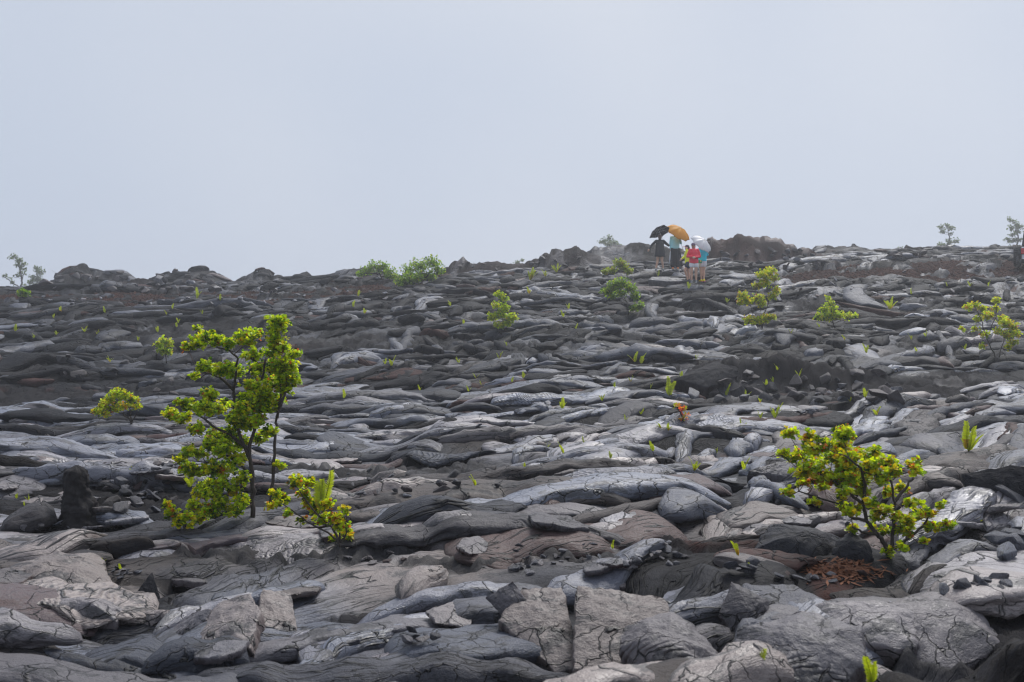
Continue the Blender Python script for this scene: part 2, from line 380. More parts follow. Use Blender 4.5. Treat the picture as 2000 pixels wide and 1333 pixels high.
def scatter(n, ya, yb):              # even per area inside the trapezoid
    y = np.sqrt(RNG.random(n) * (yb ** 2 - ya ** 2) + ya ** 2)
    return (RNG.random(n) * 2 - 1) * WID(y), y
def flow(x, y):
    px = 1000 + x / y * F
    a = np.where(y < 22, 10 + 32 * sstep(700, 1500, px), 25.0)
    return a + np.where(y < 22, 30, 60) * fbm(x * 0.22 + 90, y * 0.22, 2)
def area(ya, yb): return 0.5144 * 1.12 * (yb ** 2 - ya ** 2) + 2.4 * (yb - ya)
def make_lobes(ya, yb, per, a0, a1, b0, b1, h0, h1, jit, off, kind):
    n = int(per * area(ya, yb)); xs, ys = scatter(n, ya, yb); th = np.radians(flow(xs, ys) + RNG.normal(0, jit, n)); out = []
    for i in range(n):
        a = a0 * (a1 / a0) ** RNG.random(); b = min(b0 * (b1 / b0) ** RNG.random(), a * 0.9); h = h0 + (h1 - h0) * RNG.random() ** 1.3
        out.append((xs[i], ys[i], th[i], a, b, h, RNG.normal(0, off), RNG.normal(0, 0.40) / a, RNG.normal(0, 0.05), RNG.random() * 50, kind))
    return out
def window(cx, cy, rad):
    ya, yb = cy - rad, cy + rad
    i0 = max(0, int(math.log(max(ya, Y0) / Y0) * logk)); i1 = min(NR, int(math.log(max(yb, Y0 + .001) / Y0) * logk) + 2)
    w0, w1 = WID(max(ya, Y0)), WID(max(yb, Y0)); xl, xr = cx - rad, cx + rad
    s0 = min(xl / w0, xl / w1); s1 = max(xr / w0, xr / w1)
    j0 = max(0, int((s0 + 1) / 2 * (NC - 1))); j1 = min(NC, int((s1 + 1) / 2 * (NC - 1)) + 2)
    return (slice(i0, i1), slice(j0, j1)) if i1 > i0 and j1 > j0 else None
def stamp(LBs, XW, YW, H1, H2, ID, UU, VV, TT, pw):
    for n, (cx, cy, th, a, b, h, off, bend, tilt, ph, kind) in enumerate(LBs):
        sl = window(cx, cy, a + 0.75)
        if sl is None: continue
        dx = XW[sl] - np.float32(cx); dy = YW[sl] - np.float32(cy); c, q = np.float32(math.cos(th)), np.float32(math.sin(th))
        u = dx * c + dy * q; v = dy * c - dx * q; v = v - np.float32(bend * 0.5) * u * u
        un = u / np.float32(a); vn = v / (np.float32(b) * (1 + np.float32(0.22) * np.sin(un * 3.2 + np.float32(ph))))
        t = np.abs(un) ** 3 + vn * vn
        hz = np.where(t < 1, np.float32(off) + np.float32(h) * np.maximum(1 - t, 0) ** np.float32(pw) + np.clip(np.float32(tilt) * v, -0.07, 0.07), np.float32(-9))
        h1 = H1[sl]; up = hz > h1
        if H2 is not None: H2[sl] = np.where(up, h1, np.maximum(H2[sl], hz))
        H1[sl] = np.where(up, hz, h1)
        if ID is not None: ID[sl][up] = n + 1; UU[sl][up] = u[up]; VV[sl][up] = v[up]; TT[sl][up] = np.sqrt(t[up])
# broad crust sheets make the sheet of ground itself
H1 = np.zeros((NR, NC), np.float32); H2 = np.full((NR, NC), -0.05, np.float32); ID = np.zeros((NR, NC), np.int32); UU = XW.copy(); VV = YW.copy(); TT = np.ones((NR, NC), np.float32)
SHEETS = make_lobes(3, 66, 0.60, 0.9, 2.6, 0.45, 1.1, 0.06, 0.20, 24, 0.03, 0) + make_lobes(23, 50, 0.7, 0.5, 1.6, 0.22, 0.55, 0.12, 0.28, 45, 0.05, 0) + make_lobes(44, 66, 0.9, 0.5, 1.6, 0.25, 0.6, 0.12, 0.30, 40, 0.05, 0)
stamp(SHEETS, XW, YW, H1, H2, ID, UU, VV, TT, 0.42)
nl = len(SHEETS) + 1; LB = np.array(SHEETS); l_tone = RNG.random(nl).astype(np.float32); ph = np.r_[0, LB[:, 9]].astype(np.float32)[ID]
l_h = np.r_[0.1, LB[:, 5]].astype(np.float32); drop = l_h[ID] * (1 - np.sqrt(np.maximum(1 - TT * TT, 0)))
VA = VV + np.sign(VV) * drop; UA = UU
crease = np.exp(-np.maximum(H1 - H2, 0) / (0.012 + 0.0006 * Yf))
ZY = Yf + 2.0 * H1
fn = fbm(Xf * 4, ZY * 4, 4) * (1 + 3.5 * sstep(20, 30, Yf))
cl = 0.11 * np.abs(fbm(Xf * 2.2 + 20, Yf * 2.2, 4)) + 0.06 * fbm(Xf * 6, Yf * 6, 3)
ZZ = B + (H1 * (1 - 0.5 * dk) - crease * 0.07 + fn * 0.014) * (1 - RD) + dk * cl * (1 - RD) - RD * 0.12
fs = np.maximum(1.0, Yf / 13.0)
def region_tone(x, y): return 0.35 * fbm(x * 0.35, y * 0.35, 3) - (0.42 + 0.16 * sstep(1, -6, x)) * sstep(19, 25, y)
tone = np.clip(-0.10 + 0.38 * sstep(20, 26, Yf) + 0.60 * l_tone[ID] ** 1.5 + region_tone(Xf, Yf), 0.02, 1)  # near crust toned darker than its lobes, painting shade into the gaps
redn = np.clip(RED + 0.8 * sstep(0.42, 0.6, fbm(XX * 0.9 + 200, YY * 0.9, 3)) * (1 - 0.6 * sstep(20, 40, YY)) * (l_tone[ID] < 0.3), 0, 1)
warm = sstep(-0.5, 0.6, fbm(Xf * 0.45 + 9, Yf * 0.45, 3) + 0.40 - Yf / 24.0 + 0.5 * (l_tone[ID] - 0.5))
idx = np.arange(NR * NC).reshape(NR, NC)
quads = np.stack([idx[:-1, :-1], idx[:-1, 1:], idx[1:, 1:], idx[1:, :-1]], -1).reshape(-1, 4)
me = mesh_np('lava_field', np.stack([XX, YY, ZZ], -1).reshape(-1, 3), quads)
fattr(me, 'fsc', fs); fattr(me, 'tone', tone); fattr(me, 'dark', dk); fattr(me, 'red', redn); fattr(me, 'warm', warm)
fattr(me, 'pgn', (1 - dk) * (np.r_[0, RNG.random(nl - 1) < 0.6][ID])); fattr(me, 'ter', (1 - dk) * (0.35 + 0.65 * (Yf < 9))); fattr(me, 'rop', (1 - dk) * (np.r_[0, RNG.random(nl - 1) < 0.2][ID]) * (Yf < 20))
vattr(me, 'luv', np.stack([(UA / fs + ph), (VA / fs + ph * 0.7), ph], -1).reshape(-1, 3))
FIELD = tag(link('lava_field', me, None, LAVA), 'field of grey ropy lava lobes rising to a foggy ridge', 'lava field', kind='structure')
def field_at(Arr, x, y):
    fi = np.clip(np.log(np.maximum(y, Y0) / Y0) / KY, 0, NR - 1.01); i = fi.astype(int); fj = np.clip((x / WID(y) + 1) / 2 * (NC - 1), 0, NC - 1.01); j = fj.astype(int); a = fi - i; b = fj - j
    return (Arr[i, j] * (1 - b) + Arr[i, j + 1] * b) * (1 - a) + (Arr[i + 1, j] * (1 - b) + Arr[i + 1, j + 1] * b) * a

# lobes, tubes and toes of lava, each a body of its own lying on the crust
LOBES = (make_lobes(3.6, 8.0, 2.6, 0.22, 0.9, 0.06, 0.17, 0.07, 0.15, 20, 0.03, 1) + make_lobes(3.4, 24, 1.55, 0.45, 1.8, 0.10, 0.33, 0.09, 0.20, 15, 0.03, 1) + make_lobes(3.4, 24, 0.15, 0.8, 2.0, 0.30, 0.52, 0.14, 0.24, 16, 0.02, 1) + make_lobes(3.4, 24, 1.7, 0.18, 0.60, 0.08, 0.24, 0.08, 0.17, 26, 0.03, 2) + make_lobes(3.4, 24, 0.40, 0.4, 1.6, 0.05, 0.12, 0.07, 0.13, 16, 0.03, 3)
       + make_lobes(24, 63, 0.95, 0.5, 2.0, 0.15, 0.42, 0.13, 0.30, 40, 0.05, 1) + make_lobes(24, 50, 0.75, 0.22, 0.8, 0.13, 0.34, 0.12, 0.28, 60, 0.05, 2) + make_lobes(24, 46, 0.45, 0.5, 1.7, 0.09, 0.20, 0.12, 0.24, 40, 0.08, 3))
def clear_of(l):
    k = np.array([-0.9, -0.5, 0, 0.5, 0.9]) * l[3]; xs, ys = l[0] + k * math.cos(l[2]), np.maximum(l[1] + k * math.sin(l[2]), Y0)
    return field_at(RD, xs, ys).max() < 0.4 and field_at(dk, xs, ys).max() < (0.6 if l[1] < 40 else 0.14)
LOBES = [l for l in LOBES if clear_of(l)]
def lobe_geo(l, rng):
    cx, cy, th, a, b, h, off, bend, tilt, ph, kind = l
    near = cy < 24; step = 0.042 * max(1.0, cy / 7.0)
    ns = int(np.clip(2 * a / step, 9, 54)); nf = ((19 if cy < 12 else 14) if kind < 3 else 9) if near else (10 if kind < 3 else 7)
    t = np.linspace(-1, 1, ns); sp = np.sign(t) * (1 - (1 - np.abs(t)) ** 1.35)          # denser at the ends
    u = sp * a; vc = 0.5 * bend * u * u + 0.10 * b * np.sin(u / a * 5 + ph)
    c, q = math.cos(th), math.sin(th); X0 = cx + u * c - vc * q; Y0_ = cy + u * q + vc * c
    g = field_at(ZZ, X0, np.maximum(Y0_, Y0)); g = np.convolve(np.pad(g, 2, 'edge'), np.ones(5) / 5, 'valid')
    gl = field_at(ZZ, X0 - q * b, np.maximum(Y0_ + c * b, Y0)); gr = field_at(ZZ, X0 + q * b, np.maximum(Y0_ - c * b, Y0)); sl = np.clip((gl - gr) / (2 * b), -0.25, 0.25)
    emb = (rng.uniform(0.06, 0.46) if near else rng.uniform(-0.18, 0.24)) if kind < 3 else 0.30 if near else 0.15
    e = np.maximum(1 - np.abs(sp) ** 3.2, 0.0) ** 0.5
    k1 = perlin(u * 2.2 / max(b * 3, .3) + ph, np.full(ns, ph)); k2 = perlin(u * 1.6 / max(b * 3, .3) - ph, np.full(ns, ph + 9))
    bw = b * e * (1 + 0.30 * k1); hh = h * (0.25 + 0.75 * e) * e ** 0.3 * (1 + 0.28 * k2)
    f = np.radians(np.linspace(-58, 238, nf))[None, :]
    w_ = 0.5 * (b + h); U_ = u[:, None] + 0 * f; A_ = f * w_ + 0 * U_
    fq = 1.0 / max(w_, 0.10)
    nz = 0.20 * perlin(U_ * fq * 0.55 + ph, A_ * fq * 0.8 + ph * 2) - 0.36 * np.abs(perlin(U_ * fq * 0.45 + ph * 3, A_ * fq * 1.6 + ph)) - 0.22 * np.abs(perlin(U_ * fq * 0.8 - ph, A_ * fq * 3.6 + ph * 1.7)) - 0.12 * np.abs(perlin(U_ * fq * 2.4 + ph, A_ * fq * 2.0 - ph)) + 0.17
    flat = rng.uniform(0.40, 0.9) if rng.random() < 0.72 else 1.0
    if not near: nz = nz * 1.5
    cr = 1 + nz; x = np.cos(f) * bw[:, None] * cr; z = np.sin(f) * 0.72 * hh[:, None] * cr
    z = np.minimum(z, 0.72 * hh[:, None] * (flat + 0.25 * (z / np.maximum(0.72 * hh[:, None], 1e-4) - flat))) if flat < 1 else z
    z = z + emb * hh[:, None] + (g + off)[:, None] + x * sl[:, None]
    V = np.stack([X0[:, None] - x * q, Y0_[:, None] + x * c, z], -1).reshape(-1, 3)
    ii = np.arange(ns * nf).reshape(ns, nf); Q = np.stack([ii[:-1, :-1], ii[1:, :-1], ii[1:, 1:], ii[:-1, 1:]], -1).reshape(-1, 4)
    fsc = max(1.0, cy / 13.0); va = (f - np.pi / 2) * 0.5 * (b + h)
    fsc *= rng.uniform(0.7, 1.7)
    luv = np.stack([(u[:, None] + 0 * f) / fsc + ph, va / fsc + 0 * u[:, None] + ph * 0.7, np.full((ns, nf), ph)], -1).reshape(-1, 3)
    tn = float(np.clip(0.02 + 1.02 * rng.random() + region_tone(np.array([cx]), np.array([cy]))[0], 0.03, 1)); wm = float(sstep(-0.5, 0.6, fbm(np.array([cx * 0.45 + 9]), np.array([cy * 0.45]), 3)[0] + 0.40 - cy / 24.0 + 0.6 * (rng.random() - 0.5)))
    rd = 0.0 if rng.random() > 0.06 else 0.7; pg = rng.random() < 0.72
    return V, Q, luv, (tn, rd, wm, float(pg), float((not pg) or rng.random() < 0.35), float(rng.random() < 0.20 and b > 0.16 and cy < 20), max(1.0, cy / 13.0))
def in_hollow(l): return math.hypot(l[0] - 2.33, l[1] - 7.0) < 0.42 or (abs(l[0] - 0.327 * l[1]) < 0.20 and 5.5 < l[1] < 6.8)
order = sorted(range(len(LOBES)), key=lambda i: -(LOBES[i][3] * LOBES[i][5]) / LOBES[i][1] ** 2)
rl = np.random.default_rng(77); rest = ([], [], [], [], 0); VO = 0; RV, RQ, RL, RA = [], [], [], []
def lobe_attrs(me, luv, at, n):
    for k, v in zip(('tone', 'red', 'warm', 'pgn', 'ter', 'rop'), at): fattr(me, k, v if isinstance(v, np.ndarray) else np.full(n, v, np.float32))
    fattr(me, 'dark', np.zeros(n, np.float32)); vattr(me, 'luv', luv); fattr(me, 'fsc', at[6] if isinstance(at[6], np.ndarray) else np.full(n, at[6], np.float32))
for k, i in enumerate(order):
    V, Q, luv, at = lobe_geo(LOBES[i], rl)
    if in_hollow(LOBES[i]): continue        # hollow under the shrub, filled with litter
    if k < 300:
        me = mesh_np('lava_lobe', V, Q); lobe_attrs(me, luv, at, len(V)); link('lava_lobe', me, FIELD, LAVA)
    else: RV.append(V); RQ.append(Q + VO); RL.append(luv); RA.append(np.repeat(np.array([at], np.float32), len(V), 0)); VO += len(V)
RA = np.concatenate(RA); V = np.concatenate(RV); me = mesh_np('small_lava_lobes', V, np.concatenate(RQ)); lobe_attrs(me, np.concatenate(RL), [RA[:, q] for q in range(7)], len(V))
tag(link('small_lava_lobes', me, FIELD, LAVA), kind='stuff'); print('LOBES', len(LOBES), 'tris', 2 * sum(len(q) for q in RQ))
# what things stand on: crust plus lobes
HL = np.full((NR, NC), -1.0, np.float32)
stamp([(l[0], l[1], l[2], l[3], l[4], l[5] * 1.02, l[6], l[7], 0.0, 0.0, 1) for l in LOBES if not in_hollow(l)], Xf, Yf, HL, None, None, None, None, None, 0.5)
ZQ = np.maximum(ZZ, ZZ + HL)

def ground(x, y): return float(field_at(ZQ, np.array([x]), np.array([y]))[0])
def hit(px, py, dmin=3.4):           # where the line of sight through a pixel meets the field
    y = dmin * np.exp(0.0016 * np.arange(int(math.log(66 / dmin) / 0.0016))); x = (px - 1000) / F * y
    z = field_at(ZQ, x, y); ok = np.nonzero(z >= CAMZ + (666.5 - py) / F * y)[0]; i = ok[0] if len(ok) else len(y) - 1
    return np.array([x[i], y[i], z[i]])

# far ground under and beyond the field
gx, gy = np.meshgrid(np.linspace(-400, 400, 21), np.linspace(-60, 600, 21))
gz = -1.1 + 0.25 * fbm(gx * 0.02, gy * 0.02, 2)
gi = np.arange(441).reshape(21, 21); gq = np.stack([gi[:-1, :-1], gi[:-1, 1:], gi[1:, 1:], gi[1:, :-1]], -1).reshape(-1, 4)
gm = mesh_np('ground', np.stack([gx, gy, gz], -1).reshape(-1, 3), gq)
for a_ in ('tone', 'dark', 'red', 'warm', 'pgn', 'ter', 'rop'): fattr(gm, a_, np.full(441, 0.3))
tag(link('ground', gm, None, LAVA), 'low dark ground around the lava field', 'ground', kind='structure')

hx, hy = np.meshgrid(np.linspace(-1, 1, 220), np.linspace(0, 1, 130)); hy = 63 + 130 * hy ** 1.3; hx = hx * hy * 0.62
hpx = 1000 + hx / hy * F; hpy = np.interp(hpx, [-300, 100, 500, 900, 1200, 1500, 1700, 2000, 2300], [590, 584, 574, 552, 515, 508, 505, 500, 500])
hz_ = CAMZ + (666.5 - hpy) / F * hy - 0.5 + 0.25 * fbm(hx * 0.3, hy * 0.3, 4) - 0.02 * np.maximum(hy - 120, 0)
hi = np.arange(hx.size).reshape(hx.shape); hm = mesh_np('hill', np.stack([hx, hy, hz_], -1).reshape(-1, 3), np.stack([hi[:-1, :-1], hi[:-1, 1:], hi[1:, 1:], hi[1:, :-1]], -1).reshape(-1, 4))
for a_ in ('tone', 'dark', 'red', 'warm', 'pgn', 'ter', 'rop'): fattr(hm, a_, np.full(hx.size, 0.2))
tag(link('hill', hm, None, LAVA), 'foggy lava rise beyond the ridge', 'hill', kind='structure')

# cinder road: its own sheet of gravel lying in the flattened strip
def road(name, px0, px1, ya, yb, label):
    nu, nv = 420, 90
    yv = np.linspace(ya, yb, nv)[:, None] * np.ones((1, nu)); pu = np.linspace(px0, px1, nu)[None, :] * np.ones((nv, 1))
    x = (pu - 1000) / F * (0.5 * (ya + yb)); x = x + 0 * yv
    z, _, _ = base(x, yv); rm = road_mask(x, yv)
    st_, fe_, _ = voro(x * 5.0, yv * 5.0); st2, _, _ = voro(x * 2.2 + 9, yv * 2.2)
    z = z - 0.10 + 0.09 * sstep(0.3, 0.9, rm) + 0.14 * np.maximum(0, 0.45 - st_) + 0.5 * np.maximum(0, 0.22 - st2) + 0.05 * fbm(x * 3, yv * 3, 3)
    ii = np.arange(nu * nv).reshape(nv, nu); q = np.stack([ii[:-1, :-1], ii[:-1, 1:], ii[1:, 1:], ii[1:, :-1]], -1).reshape(-1, 4)
    return tag(link(name, mesh_np(name, np.stack([x, yv, z], -1).reshape(-1, 3), q), None, GRAVEL), label, 'road', kind='structure')
road('road', 1430, 2250, 35.4, 45.4, 'reddish cinder road below the dark rampart at right')
road('road', -250, 860, 38.4, 47.8, 'reddish brown cinder road under the left outcrops')
# ---------------------------------------------------------------- loose pieces of lava: slabs, fragments, rubble
def set_lava(me, tone, dark=0.0, red=0.0, warm=0.4, pgn=0.0, ter=0.0, rop=0.0):
    n = len(me.vertices); co = np.empty(n * 3, np.float32); me.vertices.foreach_get('co', co); vattr(me, 'luv', co.reshape(-1, 3))
    for k, v in (('tone', tone), ('dark', dark), ('red', red), ('warm', warm), ('pgn', pgn), ('ter', ter), ('rop', rop)):
        fattr(me, k, v if isinstance(v, np.ndarray) else np.full(n, v, np.float32))
import bmesh
def rock_mesh(seed, flat=0.7):
    r = random.Random(seed); bm = bmesh.new()
    for _ in range(13):
        v = Vector((r.gauss(0, 1), r.gauss(0, 1), r.gauss(0, 1))).normalized() * (0.75 + 0.25 * r.random()); bm.verts.new((v.x, v.y * 0.8, v.z * flat))
    bmesh.ops.convex_hull(bm, input=bm.verts); bmesh.ops.delete(bm, geom=[v for v in bm.verts if not v.link_faces], context='VERTS')
    bmesh.ops.bevel(bm, geom=bm.edges[:], offset=0.05, segments=1, affect='EDGES')
    me = bpy.data.meshes.new('rock'); bm.to_mesh(me); bm.free()
    set_lava(me, 0.35 + 0.6 * r.random(), dark=0.3 * r.random(), red=0.8 if r.random() < 0.14 else 0.0, warm=r.random() * 0.8); me.materials.append(LAVA)
    return me
ROCKS = [rock_mesh(i, 0.35 + 0.4 * random.random()) for i in range(22)]
def dark_rock_mesh(seed):
    me = rock_mesh(seed, 0.75); n = len(me.vertices)
    me.attributes['dark'].data.foreach_set('value', np.full(n, 0.55 + 0.35 * random.random(), np.float32)); me.attributes['red'].data.foreach_set('value', np.full(n, 0.5 if random.random() < 0.3 else 0.0, np.float32)); return me
DROCKS = [dark_rock_mesh(300 + i) for i in range(10)]
def rock(x, y, size, sink=0.35, pool=None):
    o = bpy.data.objects.new('rock', random.choice(pool or ROCKS)); COL.objects.link(o); o.parent = FIELD
    o.location = (x, y, ground(x, y) + size * 0.5 * (0.7 - sink)); o.scale = (size, size * random.uniform(0.6, 1), size * random.uniform(0.5, 0.9))
    o.rotation_euler = (random.gauss(0, 0.35), random.gauss(0, 0.35), random.random() * 6.28)
# rubble pockets: px, py, spread px, count, size (m)
for px, py, sx, sy, n, sz in [(1090,1090,90,24,22,0.04),(1215,1105,60,22,24,0.04),(1310,1090,45,20,12,0.045),(1930,1150,70,24,20,0.05),
        (230,1120,60,14,16,0.04),(1020,1110,40,15,12,0.045),(700,1095,60,10,10,0.035),(265,970,55,26,18,0.09),(330,930,30,20,10,0.09),(1560,805,60,8,10,0.09),
        (1590,1130,60,12,12,0.05),(1450,1110,30,14,8,0.06),(90,1030,60,14,10,0.05),(1730,930,40,12,6,0.06),(1980,1060,25,40,8,0.10),(830,1240,30,20,5,0.05),(700,960,80,18,12,0.07),(1670,770,120,10,12,0.10)]:
    for _ in range(n):
        h = hit(px + random.gauss(0, sx * 0.5), py + random.gauss(0, sy * 0.5))
        rock(h[0], h[1], sz * random.uniform(0.5, 1.5))
for nm_px, nm_py, sz in [(963,838,0.10),(935,835,0.09),(795,1258,0.07),(1648,1010,0.05),(1655,1030,0.045),(1430,1110,0.07),(1020,478 + 330,0.12),(1068,792,0.16),(760,838,0.12),(1985,985,0.22),(1955,1005,0.16)]:
    h = hit(nm_px, nm_py); rock(h[0], h[1], sz, 0.2)

for _ in range(150):
    px, py = (random.uniform(1480, 2000), random.uniform(520, 592)) if _ % 2 else (random.uniform(60, 800), random.uniform(560, 600))
    h = hit(px, py); rock(h[0], h[1], random.uniform(0.05, 0.19), 0.2)
for px0, px1, py0, py1, n, sa, sb in [(1350,1760,728,788,46,0.10,0.34),(200,345,905,1000,22,0.05,0.13),(640,980,895,965,22,0.05,0.14),(1390,1600,490,532,34,0.12,0.34),(870,1160,506,534,22,0.12,0.3),(90,270,528,566,14,0.25,0.6),(200,440,552,570,16,0.2,0.5),(300,460,530,552,10,0.25,0.5),(1740,1830,494,510,8,0.15,0.3),(100,560,690,800,24,0.12,0.35)]:
    for _ in range(n):
        h = hit(random.uniform(px0, px1), random.uniform(py0, py1))
        if h[1] < 64: rock(h[0], h[1], random.uniform(sa, sb), 0.75, DROCKS)
def slab(px, py, hw, hh, tilt, roll, yaw, thick, seed, dome=0.1, tone=0.6, warm=0.8, red=0.5, lift=0.0, outline=None, rope=0.0, crk=0.12, dark=0.0, top_dark=0.0):
    """A broken plate of crust: half sizes in m, leaning towards the camera by tilt degrees."""
    r = np.random.default_rng(seed); nu, nr = (110, 24) if seed < 100 else (52, 11)
    th = np.linspace(0, 2 * np.pi, nu, endpoint=False)
    if outline is None:
        k = r.integers(5, 8); ca = np.sort(r.random(k) * 0.5 + np.arange(k)) / k * 2 * np.pi; cr_ = 0.75 + 0.4 * r.random(k)
        outline = [(math.cos(a) * c, math.sin(a) * c) for a, c in zip(ca, cr_)]
    P = np.array(outline, float); Q = np.vstack([P, P[:1]]); sl_ = np.r_[0, np.cumsum(np.hypot(*(np.diff(Q, axis=0).T)))]
    tt = np.linspace(0, sl_[-1], nu, endpoint=False); ox = np.interp(tt, sl_, Q[:, 0]); oy = np.interp(tt, sl_, Q[:, 1])
    jag = 1 + 0.05 * fbm(ox * 4 + seed, oy * 4, 3); ox = ox * jag; oy = oy * jag
    cx, cy = ox.mean(), oy.mean()
    rr = np.linspace(0, 1, nr) ** 0.7
    X = (cx + (ox - cx)[None, :] * rr[:, None]) * hw; Y = (cy + (oy - cy)[None, :] * rr[:, None]) * hh
    f1, fe, _ = voro(X / crk + seed * 3.1 + 0.4 * fbm(X * 6, Y * 6, 3), Y / crk * 1.4 + 0.4 * fbm(X * 6 + 9, Y * 6, 3)); ck = np.exp(-(fe * crk / (0.0045 if seed < 100 else 0.006)) ** 2)
    Z = dome * (1 - rr[:, None] ** 2.2) + 0.012 * fbm(X * 7 + seed, Y * 7, 4) - ck * 0.004
    V = [np.stack([X, Y, Z], -1).reshape(-1, 3)]; cka = [ck.ravel()]; rd = [np.zeros(nu * nr)]; dkk = [np.full(nu * nr, top_dark)]
    for q, (dz, sc) in enumerate([(-0.006, 1.012), (-0.35 * thick, 1.02), (-0.7 * thick, 0.99), (-thick, 0.93)]):
        j2 = 1 + 0.03 * fbm(ox * 6 + q * 7, oy * 6, 2)
        V.append(np.stack([(cx + (ox - cx) * sc * j2) * hw, (cy + (oy - cy) * sc * j2) * hh, np.full(nu, dz) + 0.01 * fbm(ox * 5, oy * 5 + q, 2)], -1)); cka.append(np.zeros(nu)); rd.append(np.full(nu, red * (0.5 if q == 0 else 1.0))); dkk.append(np.full(nu, dark if q else 0.0))
    V = np.concatenate(V); nt_ = nr + 4
    ii = np.arange(nt_ * nu).reshape(nt_, nu); q4 = np.stack([ii[:-1], np.roll(ii[:-1], -1, 1), np.roll(ii[1:], -1, 1), ii[1:]], -1)[:, :, ::-1].reshape(-1, 4)
    me = mesh_np('lava_slab', V, q4)
    set_lava(me, tone, dark=np.concatenate(dkk), red=np.concatenate(rd), warm=warm, pgn=1.0 - top_dark, ter=0.0, rop=1.0 if rope else 0.0)
    o = link('lava_slab', me, FIELD, LAVA); h = hit(px, py)
    o.location = (h[0], h[1], h[2] + (lift if seed < 4 else lift - 0.03 if seed < 100 else -0.004)); o.rotation_euler = (R(tilt), R(roll), R(yaw))
    return o
slab(1062,1245,0.25,0.32,30,-3,4,0.12,1,0.03,0.52,1.0,0.1,0.045, [(-0.95,0.25),(-0.35,0.95),(0.55,0.92),(0.62,-0.95),(0.1,-0.9)])
slab(1205,1245,0.29,0.32,29,4,-4,0.12,2,0.03,0.50,1.0,0.2,0.045, [(-0.75,0.92),(0.9,0.80),(1.0,0.15),(0.35,-0.85),(-0.72,-0.95)])
slab(1000,1215,0.12,0.16,58,-50,20,0.06,3,0.02,0.42,0.5,0.8,0.08, [(-0.8,-0.9),(-0.4,0.9),(0.9,0.5),(0.5,-0.7)], dark=0.2)
slab(1300,1260,0.25,0.20,30,12,-30,0.14,4,0.08,0.5,0.6,0.1,0.02, rope=0.006)
slab(445,1232,0.24,0.26,26,-14,-8,0.10,5,0.03,0.66,0.9,0.4,0.06, [(-0.9,-0.8),(-0.55,0.85),(0.25,0.95),(0.75,0.2),(0.8,-0.9)])
slab(545,1225,0.17,0.25,27,16,6,0.09,6,0.02,0.60,1.0,0.3,0.05, [(-0.9,0.9),(0.1,0.95),(0.95,-0.7),(0.2,-0.95),(-0.7,-0.6)], crk=0.4)
slab(360,1235,0.20,0.14,40,-30,-20,0.07,7,0.03,0.5,0.5,0.6,0.03, rope=0.009, dark=0.3)
slab(290,1165,0.14,0.16,58,10,10,0.10,8,0.0,0.2,0.3,0.2,0.03, [(-1,-0.8),(-0.1,1.0),(1,-0.8)], crk=0.5, top_dark=0.75)
slab(300,1210,0.20,0.09,24,0,4,0.09,9,0.06,0.66,0.9,0.2,0.02)
slab(100,1130,0.42,0.34,14,4,-6,0.16,10,0.10,0.55,1.0,0.2,0.02, crk=0.16)
slab(160,1200,0.30,0.15,16,2,8,0.12,11,0.09,0.70,0.6,0.1,0.03)
slab(1830,1235,0.44,0.32,20,-6,10,0.16,12,0.10,0.55,0.6,0.1,0.02, crk=0.17)
slab(1695,1215,0.30,0.22,16,4,-14,0.12,13,0.07,0.68,0.6,0.1,0.02, crk=0.15)
slab(1455,1205,0.14,0.17,52,-6,6,0.08,14,0.05,0.3,0.5,0.2,0.05, rope=0.007, crk=0.6)
slab(1560,1290,0.30,0.26,34,6,-40,0.12,15,0.08,0.5,0.5,0.1,0.03, rope=0.010)
slab(1955,965,0.34,0.22,62,-18,-20,0.14,16,0.03,0.12,0.1,0.1,0.08, crk=0.5, top_dark=0.7)
slab(590,1068,0.60,0.36,10,-3,6,0.09,17,0.07,0.82,0.6,0.4,0.03, rope=0.006, crk=0.3)
slab(300,1085,0.24,0.22,10,4,20,0.10,18,0.05,0.80,0.3,0.6,0.0)
slab(1578,1076,0.36,0.24,32,4,6,0.18,19,0.12,0.22,0.1,0.0,0.04, top_dark=0.35)
slab(1662,1086,0.14,0.17,46,20,-30,0.16,20,0.08,0.2,0.1,0.0,0.05, top_dark=0.4)
slab(1560,920,0.70,0.16,10,2,38,0.16,21,0.10,0.4,0.4,0.1,0.02, rope=0.008)
slab(1400,735,1.1,0.42,30,-14,28,0.3,23,0.08,0.15,0.1,0.2,0.10, crk=0.6, top_dark=0.75)
slab(1310,545,0.9,0.35,20,0,4,0.25,24,0.05,0.45,0.1,0.2,-0.05, crk=0.5)
for i in range(34):                  # smaller tilted plates all over the plateau
    px = random.uniform(-20, 2020); py = random.uniform(850, 1290); h = hit(px, py); k = random.uniform(0.12, 0.30)
    slab(px, py, k, k * random.uniform(0.6, 0.95), random.gauss(5, 6), random.gauss(0, 6), random.uniform(0, 360), random.uniform(0.02, 0.05), 100 + i, 0.02 * random.random(), random.uniform(0.25, 0.9), random.uniform(0.2, 1), random.choice([0, 0.2, 0.7]), 0.015, crk=random.uniform(0.08, 0.3))

